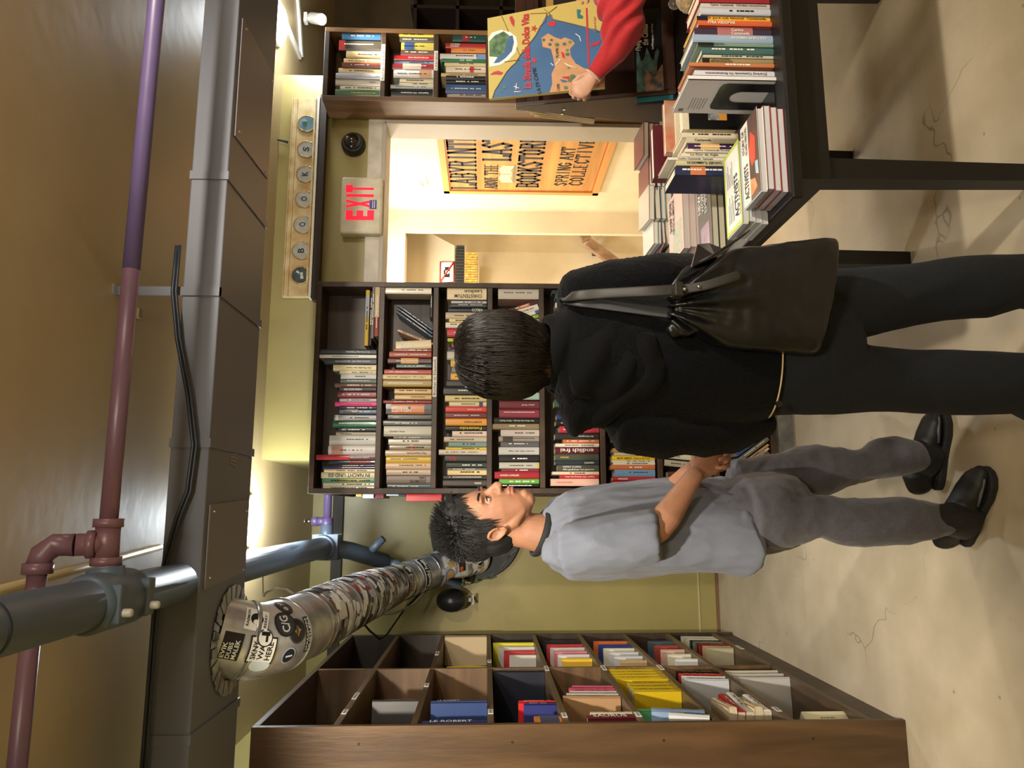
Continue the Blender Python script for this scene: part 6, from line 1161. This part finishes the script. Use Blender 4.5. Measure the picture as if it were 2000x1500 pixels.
LL = [(1560, 676, 810), (1625, 672, 806), (1700, 680, 804), (1783, 688, 806), (1850, 688, 808), (1925, 688, 808), (2000, 689, 807)]
def legp(lst, foot):
    q_ = [rg(a, b, c, YWm) for a, b, c in lst]; p_ = [a for a, b in q_]; r2 = [(b[0], b[0]*1.0) for a, b in q_]
    p_.append(V((foot[0], foot[1], .10))); r2.append((r2[-1][0]*.92, r2[-1][0]*.95)); return p_, r2
rp, rr_ = legp(RL, (.53, YWm)); lp, lr_ = legp(LL, (.235, YWm))
for p_ in (rp, lp): bw.tube(p_+[p_[-1]-V((0, 0, .05))], [.07, .065, .06, .052, .048, .044, .042, .038, .036], n=18, rnd=True)
bw.tube([at(1500, 690, Y=YWm), at(1560, 672, Y=YWm)], [(.14, .10), (.15, .105)], n=24, ref=(0, 1, 0), rnd=True)
smoothmesh('body', bw, [SKINL, LIP], .0045, 4, facefn(WM), wo, lipmat(WM)); eyes(WM, wo)
sw = MB(); sw.tube([a for a, b in wp], [b for a, b in wp], n=40, ref=(0, 1, 0), rnd=False)
sw.tube(RA[:5], [.058, .058, .056, .052, .044], n=24, rnd=True); sw.tube(LA, [.056, .057, .058, .056, .050, .034], n=24, rnd=True)
sw.tube([RA[0], LA[0]], [.05, .05], n=20, ref=(0, 1, 0), rnd=True)
def fuzz(p, n): return folds(.007, 3, 5, 4)(p, n)+n*.0022*noise.noise(p*160)
smoothmesh('sweater', sw, [KNIT], .006, 4, fuzz, wo)
# cowl collar: three soft draped rolls
nc = at(1088, 692, Y=YWm)
def roll(mb, c, rx, ry, tiltx, drop, rad, n=30):
    pts = []
    for k in range(n+1):
        a = 2*pi*k/n; x = rx*math.cos(a); y = ry*math.sin(a); back = max(0, -math.sin(a)); pts.append(V(c)+V((x, y, tiltx*x-drop*back**1.5)))
    mb.tube(pts, rad, n=14, ref=(0, 0, 1), cap=False)
cw = MB()
roll(cw, nc+V((0, 0, .006)), .082, .076, .07, .012, (.020, .026)); roll(cw, nc+V((-.012, 0, -.018)), .100, .088, .10, .055, (.024, .026)); roll(cw, nc+V((-.022, -.004, -.036)), .118, .092, .14, .11, (.024, .026))
roll(cw, nc+V((-.035, -.012, -.050)), .125, .100, .20, .165, (.020, .024))
cw.ball(nc+V((-.03, -.075, -.09)), (.10, .040, .085), 0, 24, 16); cw.ball(nc+V((.0, -.0, -.02)), (.105, .085, .035), 0, 24, 16)
def cwfn(p, n):
    q = p-nc; k = math.sin((q.z*1.0+q.x*.55)*62+1.2); return p+n*(.0065*k*(1 if q.y < 0 else .3)+.004*noise.noise(p*14))
smoothmesh('cowl_collar', cw, [KNITC], .005, 5, cwfn, wo)
hm_ = MB(); hz = at(1486, 760, Y=YWm).z; c0_, r0_ = rg(1486, 558, 818, YWm, .125)
hm_.tube([c0_+V((r0_[0]*1.02*math.cos(a), -.131*math.sin(a)*1.02, .0)) for a in [1.45+(1.5)*k/20 for k in range(21)]], .0018, n=6); build('hem_stitching', hm_, mat((216, 196, 150), .7), wo)
wt_ = MB(); hp_ = [rg(1470, 566, 816, YWm, .112), rg(1520, 555, 812, YWm, .122), rg(1575, 535, 810, YWm, .122)]
wt_.tube([a for a, b in hp_], [b for a, b in hp_], n=32, ref=(0, 1, 0), rnd=True); wt_.tube(rp, rr_, n=28, ref=(0, 1, 0)); wt_.tube(lp, lr_, n=28, ref=(0, 1, 0))
smoothmesh('trousers', wt_, [WT], .0065, 6, folds(.009, 3.5, 5, 13), wo)
bt = MB(); b_ = at(1521, 789, Y=YWm-.122); bt.tube([b_+V((0, .003, 0)), b_-V((0, .006, 0))], .007, n=14); build('button', bt, BLACK, wo)
for (x, y) in ((.53, YWm), (.235, YWm)):
    m = MB(); m.tube([(x, y-.07, .035), (x, y, .042), (x, y+.09, .035), (x, y+.17, .028)], [(.036, .034), (.04, .04), (.045, .034), (.034, .024)], n=20, ref=(0, 0, 1), rnd=True); m.tube([(x, y-.01, .05), (x, y-.01, .12)], [.045, .04], n=16); smoothmesh('shoe', m, [BLACK], .006, 3, lambda p, n: V((p.x, p.y, max(p.z, .001))), wo)
# bobbed hair
HR = [(888, 668, 716), (897, 640, 742), (915, 622, 760), (945, 612, 774), (985, 610, 779), (1015, 614, 778), (1038, 624, 770), (1056, 640, 757), (1066, 655, 748)]
hq = [rg(a, b, c, YWm-.01) for a, b, c in HR]; hr2 = [(b[0], d) for (a, b), d in zip(hq, (.03, .065, .09, .105, .112, .112, .10, .085, .07))]
hw = MB(); hw.tube([a for a, b in hq], hr2, n=40, ref=(0, 1, 0), rnd=False)
inv = WM.inverted()
def wcut(p, n):
    q = inv @ p; k = 1 if (q.x > .045 and q.z < .075 and abs(q.y) < .062) else 0
    tw = noise.noise(V((p.x*70, p.y*70, p.z*7)))
    return p-n*.03*k+n*.0035*tw
hs2 = smoothmesh('hair', hw, [HAIRW], .0045, 3, wcut, wo)
st = MB(); random.seed(4); top = hq[0][0]+V((.0, .03, .008))
def prof_at(s_):
    i = min(int(s_), len(hq)-2); u_ = s_-i; return hq[i][0].lerp(hq[i+1][0], u_), hr2[i][0]*(1-u_)+hr2[i+1][0]*u_, hr2[i][1]*(1-u_)+hr2[i+1][1]*u_
for k in range(1500):
    a = random.uniform(0, 2*pi)
    if .9 < a < 2.25: continue
    s0 = random.uniform(0, 4.5); s1 = random.uniform(max(s0+2, 5.5), 8.6); pts = []
    off = random.uniform(.0005, .0035); w1 = random.gauss(0, .05)
    for j in range(7):
        s_ = s0+(s1-s0)*j/6; c_, rx, ry = prof_at(min(s_, 7.99)); da = w1*j/6
        p = c_+V(((rx+off)*math.cos(a+da), (ry+off)*math.sin(a+da), 0))
        if s_ > 8: p += V((0, 0, -(s_-8)*.022))
        pts.append(p)
    st.tube(pts, [.0005, .0011, .0013, .0013, .0012, .0009, .0003], n=4, cap=False, ref=(0, 0, 1))
build('hair_strands', st, HAIRW, hs2)
# ---------- shoulder bag
LEA = mat((20, 23, 29), .34, noise_=.35, scale=9, coat=.15, bump=.05, bscale=30); LEB = mat((40, 37, 33), .55, noise_=.25, scale=20)
YB_ = 1.575
bag = thing('shoulder_bag', 'black leather bucket bag with long strap on the shoulder of the black-sweatered person', 'bag', (.45, YB_, .75))
RB_ = [(1308, 650, 1314, 556, .012), (1322, 655, 1326, 545, .022), (1345, 658, 1350, 522, .034), (1385, 667, 1390, 494, .046), (1450, 682, 1450, 486, .056), (1520, 690, 1530, 475, .062), (1575, 695, 1605, 467, .062), (1587, 694, 1626, 468, .052), (1590, 688, 1632, 476, .030)]
vs = []; n_ = 44
for (pa_, ya_, pb2, yb2, dp) in RB_:
    A = at(pa_, ya_, Y=YB_+.03); B = at(pb2, yb2, Y=YB_-.02); c_ = (A+B)/2; e = (B-A)/2; dv = V((-e.y, e.x, 0)).normalized()*dp
    for k in range(n_):
        a = 2*pi*k/n_; cx_ = math.copysign(abs(math.cos(a))**.55, math.cos(a)); sy_ = math.copysign(abs(math.sin(a))**.75, math.sin(a)); vs.append(c_+e*cx_+dv*sy_)
fs = [(i*n_+j, i*n_+(j+1) % n_, (i+1)*n_+(j+1) % n_, (i+1)*n_+j) for i in range(len(RB_)-1) for j in range(n_)]
fs.append(tuple(range(n_))[::-1]); fs.append(tuple((len(RB_)-1)*n_+j for j in range(n_)))
bg = MB(); bg.add(vs, fs, 0, True)
bt_ = at(1314, 600, Y=YB_)
def bagfn(p, n):
    s_ = max(0, min(1, (p.z-.93)/.17)); ang = math.atan2(p.x-bt_.x, bt_.z+.03-p.z)
    pl = .010*s_*math.sin(ang*13+1)+.007*s_*math.sin(ang*23)
    return p+n*(pl+.006*noise.noise(V((p.x*8, p.y*8, p.z*5)))+.0015*noise.noise(p*40))
smoothmesh('bag_body', bg, [LEA], .004, 5, bagfn, bag)
def ribbon(name, pts, w_, th2, m, par, nrm=(0, -1, 0), tip=False):
    P = catmull(pts, 5); mb = MB(); nn = V(nrm)
    rr3 = [(w_/2, th2/2)]*len(P)
    if tip: rr3[-1] = (w_*.12, th2/2)
    mb.tube(P, rr3, n=12, ref=nrm); return build(name, mb, m, par)
sh = at(1112, 584, Y=YWm)
fr1 = [at(1318, 566, Y=YB_-.045), at(1260, 569, Y=YB_-.03), at(1180, 573, Y=YWm-.145), at(1130, 577, Y=YWm-.125), at(1108, 581, Y=YWm-.09), at(1100, 585, Y=YWm-.03), at(1105, 588, Y=YWm+.04)]
ribbon('strap', fr1, .024, .004, LEB, bag)
fr2 = [at(1312, 612, Y=YB_-.0), at(1240, 603, Y=YB_+.02), at(1170, 594, Y=YWm-.125), at(1125, 589, Y=YWm-.11), at(1106, 588, Y=YWm-.06)]
ribbon('strap', fr2, .024, .004, mat((34, 38, 46), .5), bag)
fr3 = [at(1314, 566, Y=YB_-.052), at(1345, 563, Y=YB_-.066), at(1380, 557, Y=YB_-.082), at(1420, 545, Y=YB_-.094), at(1446, 536, Y=YB_-.098)]
tail = ribbon('strap_tail', fr3, .021, .004, LEB, bag, tip=True)
m = MB(); 
for px_, py_ in ((1337, 565), (1365, 560)): m.ball(at(px_, py_, Y=YB_-.080 if px_ < 1350 else YB_-.086), .0042, 0, 10, 8)
build('stud', m, CHROME, tail)
m = MB(); a_ = at(1314, 582, Y=YB_-.056); b_ = at(1332, 553, Y=YB_-.060); m.box((a_.x, YB_-.075, b_.z), (b_.x, YB_-.045, a_.z)); build('strap_keeper', m, LEB, bag, bevel=.004)
m = MB(); c1 = at(1363, 476, Y=YB_-.0); c2 = at(1385, 474, Y=YB_+.03); c3 = at(1422, 488, Y=YB_-.03); c4 = at(1350, 522, Y=YB_-.06); c5 = at(1400, 500, Y=YB_-.06)
m.prism([c1, c2, c3, c5, c4], (0, .012, 0)); build('gusset_corner', m, LEA, bag, bevel=.003)
m = MB(); m.tube([at(1366, 512, Y=YB_-.08), at(1395, 497, Y=YB_-.085), at(1425, 478, Y=YB_-.07), at(1448, 462, Y=YB_-.06), at(1465, 449, Y=YB_-.06)], [.0025, .003, .0032, .0028, .001], n=8); build('tie_lace', m, LEB, bag)
# ---------- person in red at the edge
rp_ = thing('person', 'person in red sweatshirt at the picture edge holding up the illustrated map', 'person', (2.26, 2.3, 0))
RED = mat((176, 26, 34), .8, noise_=.08, scale=120, sheen=.15)
bq = MB(); RC = V((2.27, 2.3, 0)); RH = headmx((2.25, 2.3, 1.60), (-.7, .6, 0), -.25, 1.0); add_head(bq, RH, (2.27, 2.3, 1.42), .052)
tz = [(.90, .15, .11), (1.05, .145, .105), (1.2, .165, .11), (1.34, .185, .105), (1.42, .12, .08)]
lat = V((.65, .76, 0))
fr_d = V((-.76, .65, 0))
bq.tube([RC+V((0, 0, z)) for z, a, b in tz], [(a*.88, b*.88) for z, a, b in tz], n=26, ref=fr_d, rnd=True)
AR = [V((2.14, 2.15, 1.34)), at(1196, -60, Y=2.18), at(1214, 12, Y=2.18), at(1216, 56, Y=2.2), at(1196, 100, Y=2.24), at(1163, 143, Y=2.28)]
AL = [V((2.36, 2.46, 1.34)), V((2.28, 2.54, 1.12)), V((2.02, 2.52, 1.10)), at(1150, -12, Y=2.42)]
bq.tube(AR, [.05, .05, .048, .042, .034, .025], n=18, rnd=True); bq.tube(AL, [.05, .046, .04, .026], n=18, rnd=True)
hd = (at(1140, 168, Y=2.30)-at(1168, 138, Y=2.28)).normalized()
hand(bq, AR[-1]+hd*.004, hd, (0, .2, 1), V((-.2, .8, .2)), (.8, 1.2, .7), thumb=hd*.5+V((-.1, -.1, .9)), sc_=.86)
hd3 = V((-1, .0, .1)).normalized(); hand(bq, AL[-1], hd3, (0, 0, 1), V((0, -1, 0)), (.9, .9, .5), sc_=.85)
for s_ in (1, -1): p_ = RC+lat*(.085*s_); bq.tube([p_+V((0, 0, .92)), p_+V((0, 0, .5)), p_+V((0, 0, .07))], [.075, .05, .035], n=16, rnd=True)
smoothmesh('body', bq, [SKINL, LIP], .0032, 4, facefn(RH), rp_, lipmat(RH)); eyes(RH, rp_)
sw = MB(); sw.tube([RC+V((0, 0, z)) for z, a, b in tz], [(a*1.05, b*1.1) for z, a, b in tz], n=32, ref=fr_d, rnd=True)
sw.tube(AR[:-1]+[AR[-1]], [.075, .082, .080, .068, .048, .029], n=28, rnd=False); sw.tube(AL, [.07, .07, .06, .036], n=24, rnd=False); 
def rfold(p, n):
    k = math.sin((p.x*1.0+p.z*1.4)*75+3*noise.noise(p*9)); return p+n*(.0065*k*(1 if p.x < 1.85 else .4)*max(0, min(1, (p.x-1.47)/.08)))
smoothmesh('sweatshirt', sw, [RED], .0055, 5, rfold, rp_)
m = MB(); cdir = (AR[-1]-AR[-2]).normalized(); m.tube([AR[-1]-cdir*.012, AR[-1]+cdir*.004], [.0305, .0295], n=24, ref=(0, 1, 0)); build('cuff', m, RED, rp_)
m = MB(); a1_ = cdir.cross(V((0, 1, 0))).normalized(); a2_ = cdir.cross(a1_)
for k in range(34): a = 2*pi*k/34; m.ball(AR[-1]+cdir*.010+a1_*.0285*math.cos(a)+a2_*.0285*math.sin(a), .0021, 0, 6, 4)
build('bracelet', m, mat((232, 226, 214), .4), rp_)
m = MB()
for s_ in (1, -1): p_ = RC+lat*(.085*s_); m.tube([p_+V((0, 0, .96)), p_+V((0, 0, .5)), p_+V((0, 0, .08))], [(.10, .10), (.08, .08), (.07, .07)], n=20, rnd=False)
m.ball(RC+V((0, 0, .92)), (.16, .16, .09)); smoothmesh('trousers', m, [mat((50, 56, 74), .8)], .008, 5, folds(.008, 3, 5, 1), rp_)
for s_ in (1, -1): p_ = RC+lat*(.085*s_); m = MB(); m.tube([p_-fr_d*.05+V((0, 0, .035)), p_+fr_d*.06+V((0, 0, .035)), p_+fr_d*.15+V((0, 0, .026))], [(.035, .033), (.042, .033), (.03, .022)], n=16, rnd=True); smoothmesh('shoe', m, [BLACK], .006, 2, lambda p, n: V((p.x, p.y, max(p.z, .001))), rp_)
hairshell('hair', RH, rp_, HAIRW, 1.03, mancut)
# fuzzy charm and clear ornament at the frame edge, hanging from that person
m = MB(); c = at(1350, -2, Z=ZT+.056); m.ball(c, (.055, .04, .055), 0, 20, 14); smoothmesh('plush_charm', m, [mat((190, 160, 110), .95, noise_=.3, scale=120, bump=.5, bscale=300, sheen=.5)], .004, 1, lambda p, n: p+n*.003*noise.noise(p*120), None, None, label='small fuzzy beige plush on the table behind the front row of spines', category='plush')
m = MB(); c = at(1340, 10, Z=ZT+.031); m.ball(c, (.026, .022, .030), 0, 14, 10); m.ball(c+V((.004, 0, .045)), (.022, .02, .024), 0, 12, 9); build('clear_ornament', m, mat((214, 200, 196), .08, trans=.85), None, 'small clear glossy ornament standing beside the beige plush', 'ornament')

# ================= SMALL CEILING FITTINGS
q = at(300, 85, Z=ZC-.02); m = MB(); a_ = at(293, 45, Z=ZC-.02); b_ = at(312, 125, Z=ZC-.02); m.box((b_.x, 1.88, ZC-.045), (a_.x, 1.96, ZC-.0005)); jb = build('junction_box', m, mat((150, 132, 98), .45), None, 'beige junction box on the ceiling beside the purple pipe', 'junction box', bevel=.003)
m = MB(); m.tube([(a_.x, 1.92, ZC-.02), (a_.x+.5, 1.92, ZC-.02)], .011, n=10); build('conduit', m, mat((46, 50, 60), .5), jb)
q = at(265, 612, Z=ZC-.004); m = MB(); m.box((q.x-.015, q.y-.012, ZC-.02), (q.x+.015, q.y+.012, ZC-.0005)); m.box((q.x-.022, q.y-.02, ZC-.004), (q.x+.022, q.y+.02, ZC-.0005)); build('ceiling_bracket', m, mat((170, 150, 100), .4, metal=.5), None, 'tiny brass bracket screwed to the ceiling by the purple pipe', 'bracket')
